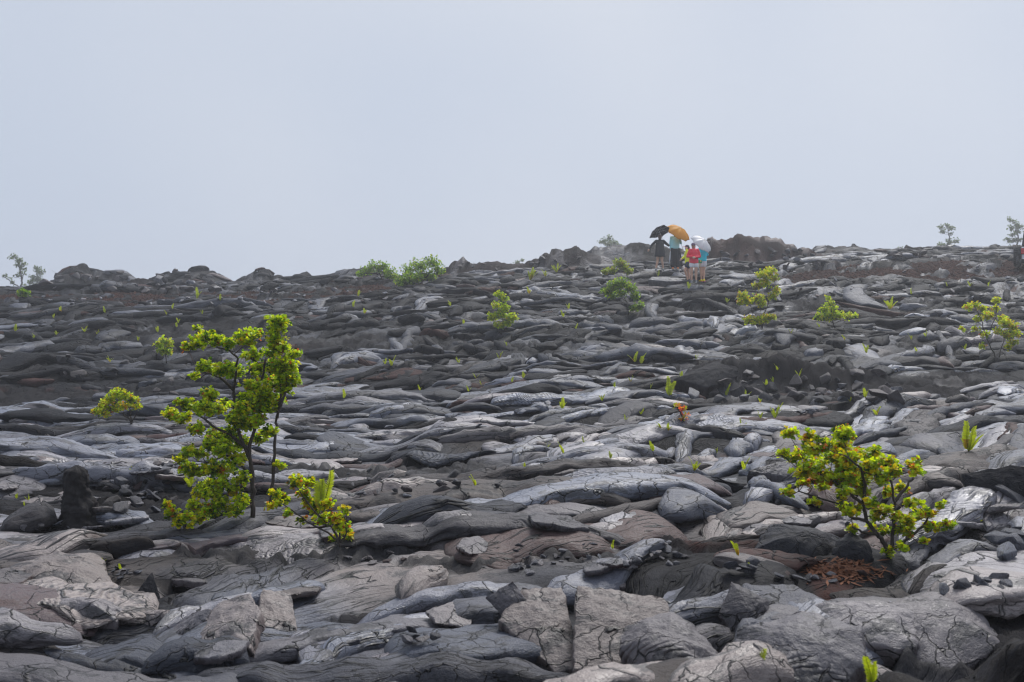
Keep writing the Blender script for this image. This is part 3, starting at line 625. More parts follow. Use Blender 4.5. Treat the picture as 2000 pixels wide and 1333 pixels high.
# the burnt-looking pillar of lava left of the tree
h = hit(160, 1012); k = h[1] / F
nz_, nu_ = 44, 40; tz = np.linspace(0, 1, nz_)[:, None]; ta = np.linspace(0, 2 * np.pi, nu_, endpoint=False)[None, :]
Rr = np.interp(tz, [0, 0.12, 0.4, 0.62, 0.8, 0.92, 1.0], [44, 37, 30, 22, 23, 20, 3]) * k
cxp = np.interp(tz, [0, 0.4, 0.7, 1.0], [0, -6, -13, -10]) * k
Xp = np.cos(ta) * Rr; Yp = np.sin(ta) * Rr * 0.9; Zp = tz * 120 * k - 0.08 + 0 * ta
nn = 1 + 0.30 * fbm(ta * 1.6 + 0 * tz, tz * 5 + 0 * ta + 3, 4) * np.cos(ta * 0.5) ** 2 + 0.16 * fbm(np.cos(ta) * 4 + 7, np.sin(ta) * 4 + tz * 9, 4)
Vp = np.stack([Xp * nn + cxp, Yp * nn, Zp], -1).reshape(-1, 3); ii = np.arange(nz_ * nu_).reshape(nz_, nu_)
me = mesh_np('lava_pillar', Vp, np.stack([ii[:-1], np.roll(ii[:-1], -1, 1), np.roll(ii[1:], -1, 1), ii[1:]], -1).reshape(-1, 4))
tzz = Vp[:, 2] / (120 * k)
set_lava(me, 0.25, dark=np.clip(1.0 - 0.55 * sstep(0.86, 0.95, tzz), 0, 1), red=0.12, warm=0.9)
o = link('lava_pillar', me, None, LAVA); o.location = h; tag(o, 'stubby black pillar of charred lava left of the tallest tree', 'rock')

# ---------------------------------------------------------------- plants
LT = np.array([(0, 0, 0), (0.40, 0.30, 0.05), (0.78, 0.34, 0.03), (1.0, 0, -0.05), (0.78, -0.34, 0.03), (0.40, -0.30, 0.05), (0.55, 0, -0.03)])
LF = np.array([(0, 6, 1), (1, 6, 2), (2, 6, 3), (0, 5, 6), (5, 4, 6), (4, 3, 6)]); LF4 = np.array([(0, 6, 2), (2, 6, 3), (0, 4, 6), (4, 3, 6)])
PAL = {'lime': [((0.60, 0.74, 0.012), .48), ((0.30, 0.48, 0.012), .24), ((0.06, 0.14, 0.010), .12), ((0.72, 0.66, 0.012), .20), ((0.55, 0.14, 0.03), .03)],
       'gold': [((0.62, 0.74, 0.010), .42), ((0.30, 0.46, 0.012), .18), ((0.07, 0.13, 0.010), .10), ((0.74, 0.58, 0.012), .22), ((0.62, 0.18, 0.03), .08)],
       'green': [((0.26, 0.44, 0.012), .46), ((0.09, 0.19, 0.012), .30), ((0.40, 0.52, 0.014), .20), ((0.55, 0.46, 0.02), .04)],
       'olive': [((0.40, 0.52, 0.02), .45), ((0.13, 0.20, 0.02), .30), ((0.44, 0.46, 0.03), .15), ((0.50, 0.26, 0.04), .10)],
       'red': [((0.45, 0.52, 0.02), .34), ((0.66, 0.34, 0.03), .22), ((0.78, 0.12, 0.03), .44)],
       'pale': [((0.14, 0.20, 0.05), .6), ((0.07, 0.11, 0.03), .4)]}
def rosettes_to_mesh(name, pts, axes, size, nleaf, pal, rng):
    """pts (n,3) rosette centres with axes; every rosette is a tuft of paired round leaves."""
    n = len(pts); m = nleaf
    ax = axes / np.linalg.norm(axes, axis=1, keepdims=True)
    ref = np.where(np.abs(ax[:, 2:3]) > 0.9, np.array([[1.0, 0, 0]]), np.array([[0, 0, 1.0]]))
    e1 = np.cross(ax, ref); e1 /= np.linalg.norm(e1, axis=1, keepdims=True); e2 = np.cross(ax, e1)
    k = np.arange(m)[None, :]; ph = k * 2.4 + rng.random((n, 1)) * 6.28 + rng.normal(0, 0.25, (n, m))
    el = np.radians(8 + 62 * (k / max(m - 1, 1))) + rng.normal(0, 0.22, (n, m))
    d = (np.cos(ph)[..., None] * e1[:, None] + np.sin(ph)[..., None] * e2[:, None]) * np.cos(el)[..., None] + ax[:, None] * np.sin(el)[..., None]
    side = np.cross(ax[:, None] + 0 * d, d); side /= np.maximum(np.linalg.norm(side, axis=2, keepdims=True), 1e-6); nz = np.cross(d, side)
    L = size * (0.6 + 0.8 * rng.random((n, m))) * (1 - 0.35 * k / m); org = pts[:, None] + ax[:, None] * (0.55 * size * (k / m))[..., None] + rng.normal(0, 0.06 * size, (n, m, 3))
    W = (LT[None, None, :, 0:1] * d[:, :, None] + LT[None, None, :, 1:2] * side[:, :, None] * 1.15 + LT[None, None, :, 2:3] * nz[:, :, None]) * L[:, :, None, None] + org[:, :, None]
    V = W.reshape(-1, 3); nl_ = n * m; Fc = ((LF4 if name == 'crown' else LF)[None] + (np.arange(nl_) * 7)[:, None, None]).reshape(-1, 3)
    cols = np.array([c for c, _ in PAL[pal]]); pr = np.array([p for _, p in PAL[pal]]); pr = pr / pr.sum()
    pb = pr.copy(); pb[-1] *= 1.0 if pal == 'red' else 0.35; pb /= pb.sum(); base_i = rng.choice(len(cols), size=(n, 1), p=pb); own = rng.choice(len(cols), size=(n, m), p=pr)
    ci = np.where(rng.random((n, m)) < 0.62, base_i, own)
    C = cols[ci] * (0.75 + 0.5 * rng.random((n, m, 1)))
    me = mesh_np(name, V, Fc, True); cattr(me, 'col', np.repeat(C.reshape(-1, 3), 7, 0)); me.materials.append(LEAF)
    return me

def plant(name, label, cat, basepx, d, stems, blobs, pal='lime', leaf=0.036, group=None, spread=None, nleaf=11, dens=1.0, fine=True, trunk_r=0.02, seed=1):
    """stems: polylines of pixels (first is the trunk); blobs: (px, py, radius px) leaf clumps. Everything gets its own depth."""
    rng = np.random.default_rng(seed); dens = dens * (1.35 if fine else 1.25); b = pix(basepx[0], basepx[1], d); b[2] = min(b[2], ground(b[0], b[1])) if d < 64 else b[2] - 0.3
    root = empty(name, b); tag(root, label, cat, group)
    bl = np.array([(x, y, r) for x, y, r in blobs], float)
    wid = max(np.ptp(bl[:, 0]) * d / F, 0.1); spread = wid * 0.30 if spread is None else spread
    tm = MB(); nodes = []
    for si, st in enumerate(stems):
        dd = rng.normal(0, spread * 0.35) if si else 0.0
        P = [pix(x, y, d + dd * (i / max(len(st) - 1, 1))) for i, (x, y) in enumerate(st)]
        Q = []
        for i in range(len(P) - 1):
            for t_ in np.linspace(0, 1, 5)[:-1]: Q.append(P[i] * (1 - t_) + P[i + 1] * t_)
        Q.append(P[-1]); Q = np.array(Q); Q[1:-1] += rng.normal(0, 0.004, Q[1:-1].shape) * (d / 9)
        if si == 0: Q[0][2] -= 0.06
        r0 = trunk_r * (1.0 if si == 0 else 0.72)
        rad = r0 * np.linspace(1, 0.30, len(Q)) ** 0.8
        tm.tube([q - b for q in Q], list(rad), 7); nodes += [(q, r_) for q, r_ in zip(Q, rad)]
    trunk = tm.build('trunk', BARK, root, True)
    NP = np.array([q for q, _ in nodes])
    bm_all = MB(); allp, alla = [], []
    for k, (px, py, rp) in enumerate(bl):
        c = pix(px, py, d + rng.normal(0, spread * 0.55)); Rw = rp * d / F * (1.10 if fine else 1.18); c[2] = max(c[2], ground(c[0], c[1]) + 0.6 * Rw) if d < 64 else c[2]
        cost = np.linalg.norm(NP - c, axis=1) + 1.2 * np.maximum(NP[:, 2] - c[2] + 0.3 * Rw, 0)
        s_ = NP[np.argmin(cost)]; mid = (s_ + c) / 2 + np.array([0, 0, -0.10 * np.linalg.norm(c - s_)]) + rng.normal(0, 0.02 * np.linalg.norm(c - s_) + 1e-6, 3)
        n = max(3, int(dens * 9.0 * (Rw / (leaf * 1.15)) ** 2)); n = min(n, 150)
        dv = rng.normal(0, 1, (n, 3)); dv /= np.linalg.norm(dv, axis=1, keepdims=True); dv[:, 2] = dv[:, 2] * 0.85 + 0.12
        pts = c + dv * Rw * (0.15 + 1.0 * rng.random((n, 1))) * np.array([1.0, 1.0, 0.9])
        axs = dv * 0.7 + np.array([0, 0, 0.95]) + rng.normal(0, 0.2, (n, 3))
        bm_ = MB()
        rb = trunk_r * 0.20
        bm_.tube([s_ - b, mid - b, c - b], [rb, rb * 0.8, rb * 0.55], 5)
        for q in pts[:: (1 if fine else 4)]: bm_.tube([c - b, (c + q) / 2 - b + rng.normal(0, 0.1 * Rw, 3), q - b], [rb * 0.5, rb * 0.42, rb * 0.3], 3, False)
        if fine:
            br = bm_.build('branch', TWIG, root, True)
            lo = link('foliage', rosettes_to_mesh('foliage', pts - b, axs, leaf, nleaf, pal, rng), br)
        else: bm_.build('branch', TWIG, root, True); allp.append(pts - b); alla.append(axs)
    if not fine:
        link('crown', rosettes_to_mesh('crown', np.concatenate(allp), np.concatenate(alla), leaf, nleaf, pal, rng), root)
    return root

def dist(px, py): return float(hit(px, py)[1])
# the tallest tree in the left foreground
d1 = min(dist(493, 1006), dist(413, 1016) + 0.15, dist(440, 1012) + 0.1)
plant('shrub_tree', 'tallest tree in the foreground, twin dark trunks and lime green leaves', 'tree', (493, 1006), d1,
  [[(493,1006),(494,960),(492,924),(487,881),(497,840),(495,780),(512,738),(520,700)], [(527,990),(534,924),(537,852),(541,816),(548,773),(546,708),(542,640)],
   [(489,900),(468,850),(456,805),(456,762),(464,701),(450,686),(420,676)], [(490,930),(470,905),(440,890),(405,905)], [(487,881),(450,850),(424,838),(390,812),(352,806)],
   [(493,960),(470,950),(440,950),(412,985)], [(541,816),(556,770),(566,730)], [(497,840),(515,800),(530,760)], [(456,762),(430,738),(395,725)]],
  [(541,636,20),(537,661,15),(546,680,19),(528,692,12),(575,694,10),(561,719,19),(568,744,17),(539,719,17),(532,751,17),(554,762,17),(539,787,16),(503,726,17),(492,758,17),(482,787,20),(510,780,17),
   (388,672,16),(406,661,15),(366,679,11),(424,668,14),(446,676,13),(386,645,6),(482,665,19),(492,697,14),(500,654,13),(402,719,16),(381,737,9),(442,724,15),(460,730,16),(431,730,12),
   (406,773,15),(399,802,17),(370,796,13),(352,791,9),(334,812,14),(356,820,13),(384,841,13),(424,802,13),(438,794,13),(460,823,17),(482,830,19),(503,823,15),(525,845,13),(424,856,18),(431,874,16),
   (370,888,14),(352,899,9),(392,888,11),(363,917,12),(384,924,15),(417,920,20),(442,917,16),(474,938,14),(431,946,15),(395,967,15),(413,1000,16),(395,1014,12),(474,982,13),(453,960,15),(546,913,9),(440,880,17),(410,872,15),(462,900,15),(430,985,15),(456,1002,13),(380,990,13),(470,868,15),(510,858,13),(520,800,14),(500,800,17),(470,802,15),(450,850,15),(520,770,14),(556,740,15),(400,950,14),(420,966,14)],
  'lime', 0.029, trunk_r=0.021, spread=0.24, seed=3)
plant('shrub', 'small yellow green shrub at the left foot of the tallest tree', 'shrub', (362,1030), dist(362, 1034), [[(362,1030),(352,1012),(340,1000)],[(362,1030),(366,1010)]],
  [(327,992,9),(338,1008,11),(352,1020,10),(366,1012,9),(345,1022,8),(372,1026,6),(332,1000,7)], 'gold', 0.034, trunk_r=0.010, seed=4)
d2 = dist(665, 1064)
plant('shrub', 'leaning golden green shrub with orange leaves right of the tallest tree', 'shrub', (665, 1060), d2,
  [[(665,1060),(648,1030),(615,1000),(585,960)],[(665,1060),(640,1040),(600,1020),(560,990),(538,975)],[(665,1060),(664,1030),(640,985)],[(665,1060),(676,1040),(676,1005)]],
  [(579,946,13),(606,947,11),(593,967,11),(554,978,11),(539,967,9),(532,992,9),(618,996,13),(604,985,11),(640,989,11),(654,1014,13),(665,1028,13),(680,1039,10),(654,1054,9),(680,1058,8),(629,1018,11),(590,1020,7),(564,1007,8),(674,1000,7),(545,985,7)],
  'gold', 0.029, trunk_r=0.011, seed=5)
d3 = min(dist(1738, 1092), dist(1670, 1062) + 0.15)
plant('shrub_tree', 'spreading yellow green shrub on a bent dark trunk in the right foreground', 'shrub', (1738, 1092), d3,
  [[(1738,1092),(1728,1062),(1714,1044),(1693,1018),(1685,986),(1662,966),(1630,940),(1600,925)], [(1740,1078),(1745,1028),(1746,981),(1743,950),(1735,925)], [(1743,1075),(1779,1049),(1800,1028),(1818,1005)],
   [(1685,986),(1690,950),(1680,915),(1650,890)], [(1693,1018),(1660,1010),(1640,985),(1560,960)], [(1746,981),(1768,955),(1785,930)], [(1714,1044),(1690,1042),(1665,1030)]],
  [(1542,851,11),(1579,856,12),(1527,890,11),(1555,893,18),(1589,882,18),(1571,921,19),(1610,872,16),(1646,851,17),(1641,875,17),(1626,898,17),(1597,911,17),(1592,937,17),(1615,934,15),(1649,916,17),(1657,942,17),(1683,945,13),(1678,893,15),(1704,893,16),(1701,911,15),(1730,906,15),(1743,921,15),(1787,911,12),(1787,924,10),
   (1646,968,12),(1540,966,11),(1592,986,8),(1646,992,9),(1662,1002,11),(1672,997,9),(1662,1038,9),(1735,966,12),(1714,1015,11),(1704,1031,7),(1735,1002,9),(1753,1012,10),(1774,1023,12),(1776,989,9),(1792,986,8),(1815,1007,11),(1818,1031,12),(1841,992,8),(1849,1028,11),(1763,1072,9),(1737,1082,9),(1805,1062,8),(1727,1041,9),(1769,1041,9),(1690,930,15),(1722,940,14),(1662,900,15),(1760,958,11),(1700,985,11),(1680,962,13),(1640,945,14),(1720,1000,11),(1760,1040,11),(1790,1010,11),(1610,955,11),(1570,945,10)],
  'gold', 0.030, trunk_r=0.018, spread=0.20, seed=6)
# mid-distance shrubs on the slope
MID = [
 ('low wide shrub at the plateau edge left of the tallest tree', (258,824), [[(258,824),(240,808),(215,798)],[(258,824),(255,800),(240,785)],[(258,824),(268,805)]], [(190,805,9),(200,795,10),(215,785,11),(230,772,11),(245,775,11),(258,785,10),(265,795,8),(222,800,10),(240,798,9),(205,810,7)], 'gold', 0.046),
 ('round pale green shrub on the far slope just above the tree\'s left branch', (325,706), [[(325,706),(320,685)]], [(312,675,9),(322,668,9),(332,675,7),(318,688,9),(328,690,7)], 'lime', 0.057),
 ('small shrub with bare lower stems halfway up the middle slope', (985,644), [[(985,644),(980,610),(976,580)],[(985,644),(1000,625)]], [(975,578,8),(982,584,8),(970,598,8),(985,605,9),(962,622,10),(980,618,10),(1000,622,10),(992,632,9),(975,638,8)], 'lime', 0.057),
 ('broad rounded shrub on the slope below the group with umbrellas', (1228,613), [[(1228,613),(1224,590),(1210,565)],[(1228,613),(1240,595)],[(1224,590),(1195,575)]], [(1185,572,10),(1200,560,12),(1215,556,12),(1232,565,10),(1240,580,9),(1195,580,9),(1248,600,9),(1240,605,8),(1212,575,9)], 'green', 0.057),
 ('small two-tufted shrub just above the broad rounded shrub', (1228,562), [[(1228,562),(1226,540),(1210,520)],[(1226,545),(1195,532)]], [(1182,532,7),(1195,530,8),(1208,515,9),(1218,522,9),(1228,532,8)], 'olive', 0.057),
 ('upright open shrub with dark stems right of the people', (1488,640), [[(1488,640),(1500,590),(1498,545)],[(1480,640),(1466,600),(1452,585)],[(1488,640),(1484,600)],[(1500,590),(1512,572)]], [(1490,540,11),(1505,533,10),(1512,545,8),(1480,560,8),(1495,555,9),(1515,570,8),(1510,580,8),(1450,580,9),(1460,590,9),(1480,585,10),(1488,595,9),(1445,592,6),(1462,628,10),(1480,628,10),(1495,625,9),(1508,622,7)], 'gold', 0.053),
 ('low spiky shrub with one raised tip on the right slope', (1628,632), [[(1628,632),(1622,600),(1617,585)],[(1628,632),(1605,620)],[(1628,632),(1655,622)]], [(1617,584,5),(1622,595,7),(1610,605,8),(1628,608,8),(1600,620,9),(1618,622,10),(1638,618,9),(1655,620,8),(1670,618,5)], 'lime', 0.053),
 ('twin-stemmed shrub at the right edge of the picture', (1945,700), [[(1945,700),(1928,660),(1915,620),(1905,600)],[(1952,698),(1962,660),(1968,635)],[(1928,660),(1945,620),(1947,595)]], [(1892,602,7),(1905,598,7),(1918,605,8),(1946,590,7),(1945,605,7),(1930,620,9),(1912,625,8),(1955,625,8),(1965,635,11),(1980,640,9),(1985,655,8),(1968,655,10),(1978,670,8),(1950,650,8),(1905,645,6),(1925,655,7),(1878,645,5),(1918,678,6),(1970,680,6)], 'gold', 0.046),
 ('tiny sprig with orange red leaves in the middle of the plateau', (1338,828), [[(1338,828),(1330,808),(1322,798)]], [(1322,795,4.5),(1332,803,5),(1340,812,4),(1335,820,4)], 'red', 0.055),
 ('small dark shrub standing at the foot of the leaning far left tree', (45,580), [[(45,580),(45,572)]], [(40,577,6),(48,576,7),(45,572,6)], 'green', 0.100),
]
for i, (lab, bp, st, bl, pal, lf) in enumerate(MID):
    plant('shrub', lab, 'shrub', bp, dist(bp[0], bp[1]), st, bl, pal, lf, fine=False, nleaf=8, trunk_r=0.016, seed=20 + i)
FAR = [  # label, depth, base, stems, blobs, palette, leaf
 ('leaning thin tree on the skyline at far left, the taller of two', 96, (43,576), [[(43,576),(41,545),(38,520),(30,502)],[(41,550),(48,535)],[(42,565),(25,552),(10,542)]], [(27,503,5),(20,506,3),(38,510,6),(44,520,6),(34,520,5),(43,535,6),(33,540,4),(10,541,4),(18,545,3),(25,553,5),(50,562,5),(44,528,5)], 'pale'),
 ('rounder hazy tree beside the leaning far left tree', 112, (74,568), [[(74,568),(72,545),(72,528)],[(74,560),(62,552)]], [(72,527,7),(80,534,7),(66,545,8),(76,548,7),(75,557,6),(60,553,6),(68,561,6)], 'pale'),
 ('low spreading green bush on the skyline left of the bigger bush', 47, (750,552), [[(750,552),(740,530)],[(750,552),(762,540)],[(740,536),(712,534)]], [(720,530,12),(735,523,13),(750,525,12),(762,532,10),(703,536,7),(760,545,10),(770,552,8)], 'green'),
 ('biggest dense green bush on the skyline left of the centre', 41.5, (818,585), [[(818,585),(822,555),(825,530)],[(818,575),(795,555)],[(822,555),(845,525)],[(818,585),(838,575)]], [(800,530,14),(820,520,15),(845,515,14),(855,528,12),(790,550,15),(810,545,15),(830,540,14),(785,565,12),(800,575,11),(840,577,11),(838,562,8),(815,562,10),(862,532,7)], 'green'),
 ('pale hazy treetop behind the ridge left of the umbrellas', 100, (1191,490), [[(1191,490),(1190,470)],[(1191,484),(1178,474)]], [(1178,473,6),(1190,467,6),(1200,476,7),(1188,478,7),(1172,474,4),(1208,480,4)], 'pale'),
 ('tiny pale bush on the skyline above the grassy fern tuft', 100, (1016,520), [[(1016,520),(1014,512)]], [(1010,515,5),(1020,510,4)], 'pale'),
 ('slender hazy tree on the right skyline beside the dark mound', 104, (1852,496), [[(1852,496),(1854,470),(1852,446)],[(1854,478),(1838,482)],[(1854,475),(1866,472)]], [(1838,445,5),(1850,443,5),(1858,448,6),(1842,455,6),(1857,458,4),(1866,472,6),(1855,475,7),(1838,481,6),(1850,485,7),(1862,486,6),(1845,490,5)], 'pale'),
 ('hazy tree on the right skyline behind the vehicle', 98, (1986,494), [[(1986,494),(1988,465),(1982,436)],[(1988,470),(1968,472)],[(1986,480),(1968,487)]], [(1972,431,5),(1979,435,5),(1986,441,6),(1993,445,6),(1975,448,6),(1988,455,7),(1978,460,6),(1970,470,6),(1981,472,7),(1966,487,5),(1992,470,5),(1974,484,4)], 'pale'),
 ('faint low bush behind the dark mound on the right skyline', 110, (1750,498), [[(1750,498),(1748,490)]], [(1741,492,4),(1758,488,5),(1750,494,4)], 'pale'),
]
for i, (lab, d_, bp, st, bl, pal) in enumerate(FAR):
    plant('tree' if 'tree' in lab else 'shrub', lab, 'tree' if 'tree' in lab else 'shrub', bp, d_, st, bl, pal, 0.078 if d_ < 60 else 0.15, fine=False, nleaf=7, trunk_r=0.05 if d_ < 60 else 0.09, seed=60 + i, dens=0.62)

# ---------------------------------------------------------------- ferns
def frond_mesh(seed, npin=13, width=0.105):
    r = random.Random(seed); V = []; Fc = []; C = []
    lean = r.uniform(0.10, 0.30); curl = r.uniform(-0.12, 0.2)
    def axis(t): return Vector((lean * t + curl * t * t * t, 0.02 * math.sin(5 * t), t - 0.12 * t * t * lean))
    tip = r.random() < 0.3
    for i in range(npin):
        t = 0.10 + 0.88 * i / (npin - 1); w = width * (math.sin(math.pi * min(1, 0.10 + 0.82 * t)) ** 0.55) * r.uniform(0.85, 1.1); hgt = 0.5 / npin
        a = axis(t)
        for sgn in (-1, 1):
            o = len(V); V += [a + Vector((0, 0, -hgt)), a + Vector((0.02, sgn * w * 0.6, -hgt * 0.7 + 0.02)), a + Vector((0.035, sgn * w, 0.05)), a + Vector((0.015, sgn * w * 0.55, hgt * 0.9 + 0.02)), a + Vector((0, 0, hgt))]
            Fc += [(o, o + 1, o + 3, o + 4), (o + 1, o + 2, o + 3)]
            q = r.uniform(0.8, 1.2); c = (0.44 * q, 0.52 * q, 0.018) if not (tip and t < 0.4) else (0.45 * q, 0.26 * q, 0.02); C += [c] * 5
    for i in range(6):
        t0, t1 = i / 6, (i + 1) / 6; o = len(V); a, b = axis(t0), axis(t1); w = 0.012 * (1 - 0.6 * t0)
        V += [a + Vector((0, -w, 0)), a + Vector((0, w, 0)), b + Vector((0, w * 0.8, 0)), b + Vector((0, -w * 0.8, 0))]; Fc.append((o, o + 1, o + 2, o + 3)); C += [(0.20, 0.20, 0.02)] * 4
    me = bpy.data.meshes.new('frond'); me.from_pydata([tuple(v) for v in V], [], Fc); me.update(); cattr(me, 'col', np.array(C)); me.materials.append(LEAF); return me
FRONDS = [frond_mesh(i) for i in range(7)] + [frond_mesh(50 + i, 20, 0.085) for i in range(4)]
def frond_of(parent, rz, tilt, ln, long=False):
    o = bpy.data.objects.new('frond', random.choice(FRONDS[7:] if long else FRONDS[:7])); COL.objects.link(o); o.parent = parent
    o.rotation_euler = (random.gauss(0, 0.06), tilt, rz); k_ = 1.25 if ln < 0.35 else 1.0; o.scale = (ln * 0.9 * k_, ln * 1.6 * k_, ln); return o
def fern(px, py, hpx, label, n=None, group=None, d=None):
    h = hit(px, py) if d is None else pix(px, py, d); ln = hpx * h[1] / F
    root = empty('fern', (h[0], h[1], h[2] - 0.02 * ln)); tag(root, label, 'fern', group)
    n = n or random.choice([3, 3, 4, 5])
    for k in range(n): frond_of(root, random.random() * 6.28, random.uniform(-0.08, 0.38 if k else 0.05), ln * (1.05 if k == 0 else random.uniform(0.5, 0.95)), hpx > 40)
    return root
for px, py, hp, n, lab in [
  (1478,1340,62,4,'bright fern at the bottom edge, left of the orange-tinged one'), (1700,1342,66,5,'orange-tinged fern at the bottom edge of the picture'), (1658,1340,34,3,'short fern just left of the orange-tinged bottom fern'),
  (1442,1088,30,5,'golden fern beside the dark rounded boulders left of the right shrub'), (1466,1118,16,2,'single fern frond just below the golden fern'), (1196,1074,16,3,'lone bright fern on a pale lobe in the centre foreground'),
  (202,1110,16,3,'left of two small ferns in the lower left lava'), (236,1116,15,3,'right of two small ferns in the lower left lava'), (1902,1036,34,6,'stiff golden fern behind the right shrub\'s outer branch'),
  (1892,882,56,6,'tall fern clump above the right foreground shrub'), (928,950,22,4,'yellow fern beside the dark clinker patch in mid field'), (1100,893,22,3,'narrow upright fern left of centre on the plateau'),
  (1275,882,20,3,'fern on a crack edge above the curled lava lobe'), (1356,920,26,6,'bushy fern left of the upright two-frond fern'), (1453,919,24,2,'two-frond fern leaning beside a dark lava ridge'),
  (1449,840,20,4,'fern on the pale lobe left of the largest mid-field fern'), (1514,818,30,7,'largest mid-field fern, below the dark mound'), (1308,776,36,4,'tall thin fern at the left end of the dark mound'),
  (1240,708,20,5,'left one of a pair of golden ferns below the broad shrub'), (1253,711,20,4,'right one of a pair of golden ferns below the broad shrub'), (1418,774,24,3,'fern growing in front of the dark mound\'s slab'),
  (1690,784,18,5,'three-frond fern at the right foot of the dark mound'), (1692,690,18,5,'fern in a dark hollow below the low spiky shrub'), (672,781,18,4,'lone fern on the pale lava right of the tallest tree'),
  (1036,549,24,9,'grassy fern tuft on the skyline slope left of the ridge'), (1087,533,18,8,'wide row of fern on the red bank left of the umbrellas'), (385,586,22,5,'fern at the near edge of the left cinder road'),
  (765,716,20,5,'fern by a pale slab in the middle of the far slope'), (1738,606,24,5,'fern with bare brown stems on the right slope'), (1098,800,22,4,'fern beside the pale boulder at the centre'),
  (370,955,34,8,'leafy dark green fern under the tallest tree\'s lowest left branch'), (30,648,14,4,'small fern bush at the left edge of the far slope')]:
    fern(px, py, hp, lab, n)
r_ = fern(632, 1000, 78, 'tall bright fern rising from the leaning golden shrub', 4, d=d2 + 0.02)
SM = [  # tiny sprigs, by where they stand
 ('tiny sprig on the left far slope', 'sprigs on the left far slope', 9, [(205,612),(105,622),(118,612),(165,650),(337,605),(325,616),(348,632),(430,592),(110,655),(190,655),(66,662),(270,666),(215,708),(345,640),(308,650),(395,615)]),
 ('tiny sprig between the big skyline bush and the people', 'sprigs on the middle far slope', 10, [(700,580),(690,602),(880,600),(1034,577),(1110,608),(1100,622),(1125,643),(905,635),(712,615),(1345,566),(1285,542),(1065,541)]),
 ('tiny sprig on the middle slope above the plateau edge', 'sprigs on the middle slope', 10, [(752,712),(895,711),(930,743),(975,702),(990,676),(1022,740),(940,754),(915,765),(1000,748),(820,763),(1232,748),(1200,757),(1176,784),(1270,760)]),
 ('tiny sprig on the right far slope', 'sprigs on the right far slope', 9, [(1420,592),(1780,577),(1850,560),(1895,562),(1930,562),(1440,578),(1545,655),(1650,667),(1780,664),(1808,660),(1885,688),(1360,706),(1600,640)]),
 ('tiny sprig around the dark mound at right', 'sprigs around the dark mound', 12, [(1518,724),(1497,757),(1510,750),(1485,787),(1458,777),(1330,744),(1660,786),(1675,784),(1712,812),(1560,740),(1790,690)]),
 ('tiny sprig on the pale central plateau', 'sprigs on the central plateau', 10, [(1252,810),(1222,827),(1290,840),(1400,887),(1193,897),(1024,914),(1485,818),(1305,842),(1070,875),(1140,865)]),
 ('tiny sprig in the left foreground lava', 'sprigs at the left foreground', 10, [(256,922),(32,976),(48,990),(55,978),(60,1030),(515,1000)]),
]
ORD = 'first second third fourth fifth sixth seventh eighth ninth tenth eleventh twelfth thirteenth fourteenth fifteenth sixteenth'.split()
for lab, grp, hp, pts in SM:
    pts = sorted(pts)
    for i_, (px, py) in enumerate(pts):
        fern(px, py, hp * random.uniform(0.9, 1.5), lab + ', %s from left' % ORD[i_], random.choice([3, 4, 4]), grp)

# fallen leaves under the right shrub
lm = MB(); rng = np.random.default_rng(5); zl = float(np.median([hit(1640 + q, 1116 + r)[2] for q in range(-60, 70, 12) for r in (-8, 0, 8)])) + 0.03
for _ in range(620):
    h = hit(1640 + rng.normal(0, 42), 1116 + rng.normal(0, 10))
    if h[2] > zl: continue
    a = rng.random() * 6.28; L_ = 0.02 + 0.03 * rng.random()
    p0 = Vector((h[0], h[1], h[2] + 0.006)); dv = Vector((math.cos(a), math.sin(a), rng.normal(0, 0.3))) * L_; sv = Vector((-math.sin(a), math.cos(a), rng.normal(0, 0.3))) * L_ * 0.22
    lm.add([p0 - dv, p0 + sv, p0 + dv, p0 - sv], [(0, 1, 2, 3)])
tag(lm.build('leaf_litter', simple_mat('leaf_litter', (0.16, 0.055, 0.022), 0.8, 0.6, 25)), 'rust brown leaf litter under the right foreground shrub', 'litter', kind='stuff')
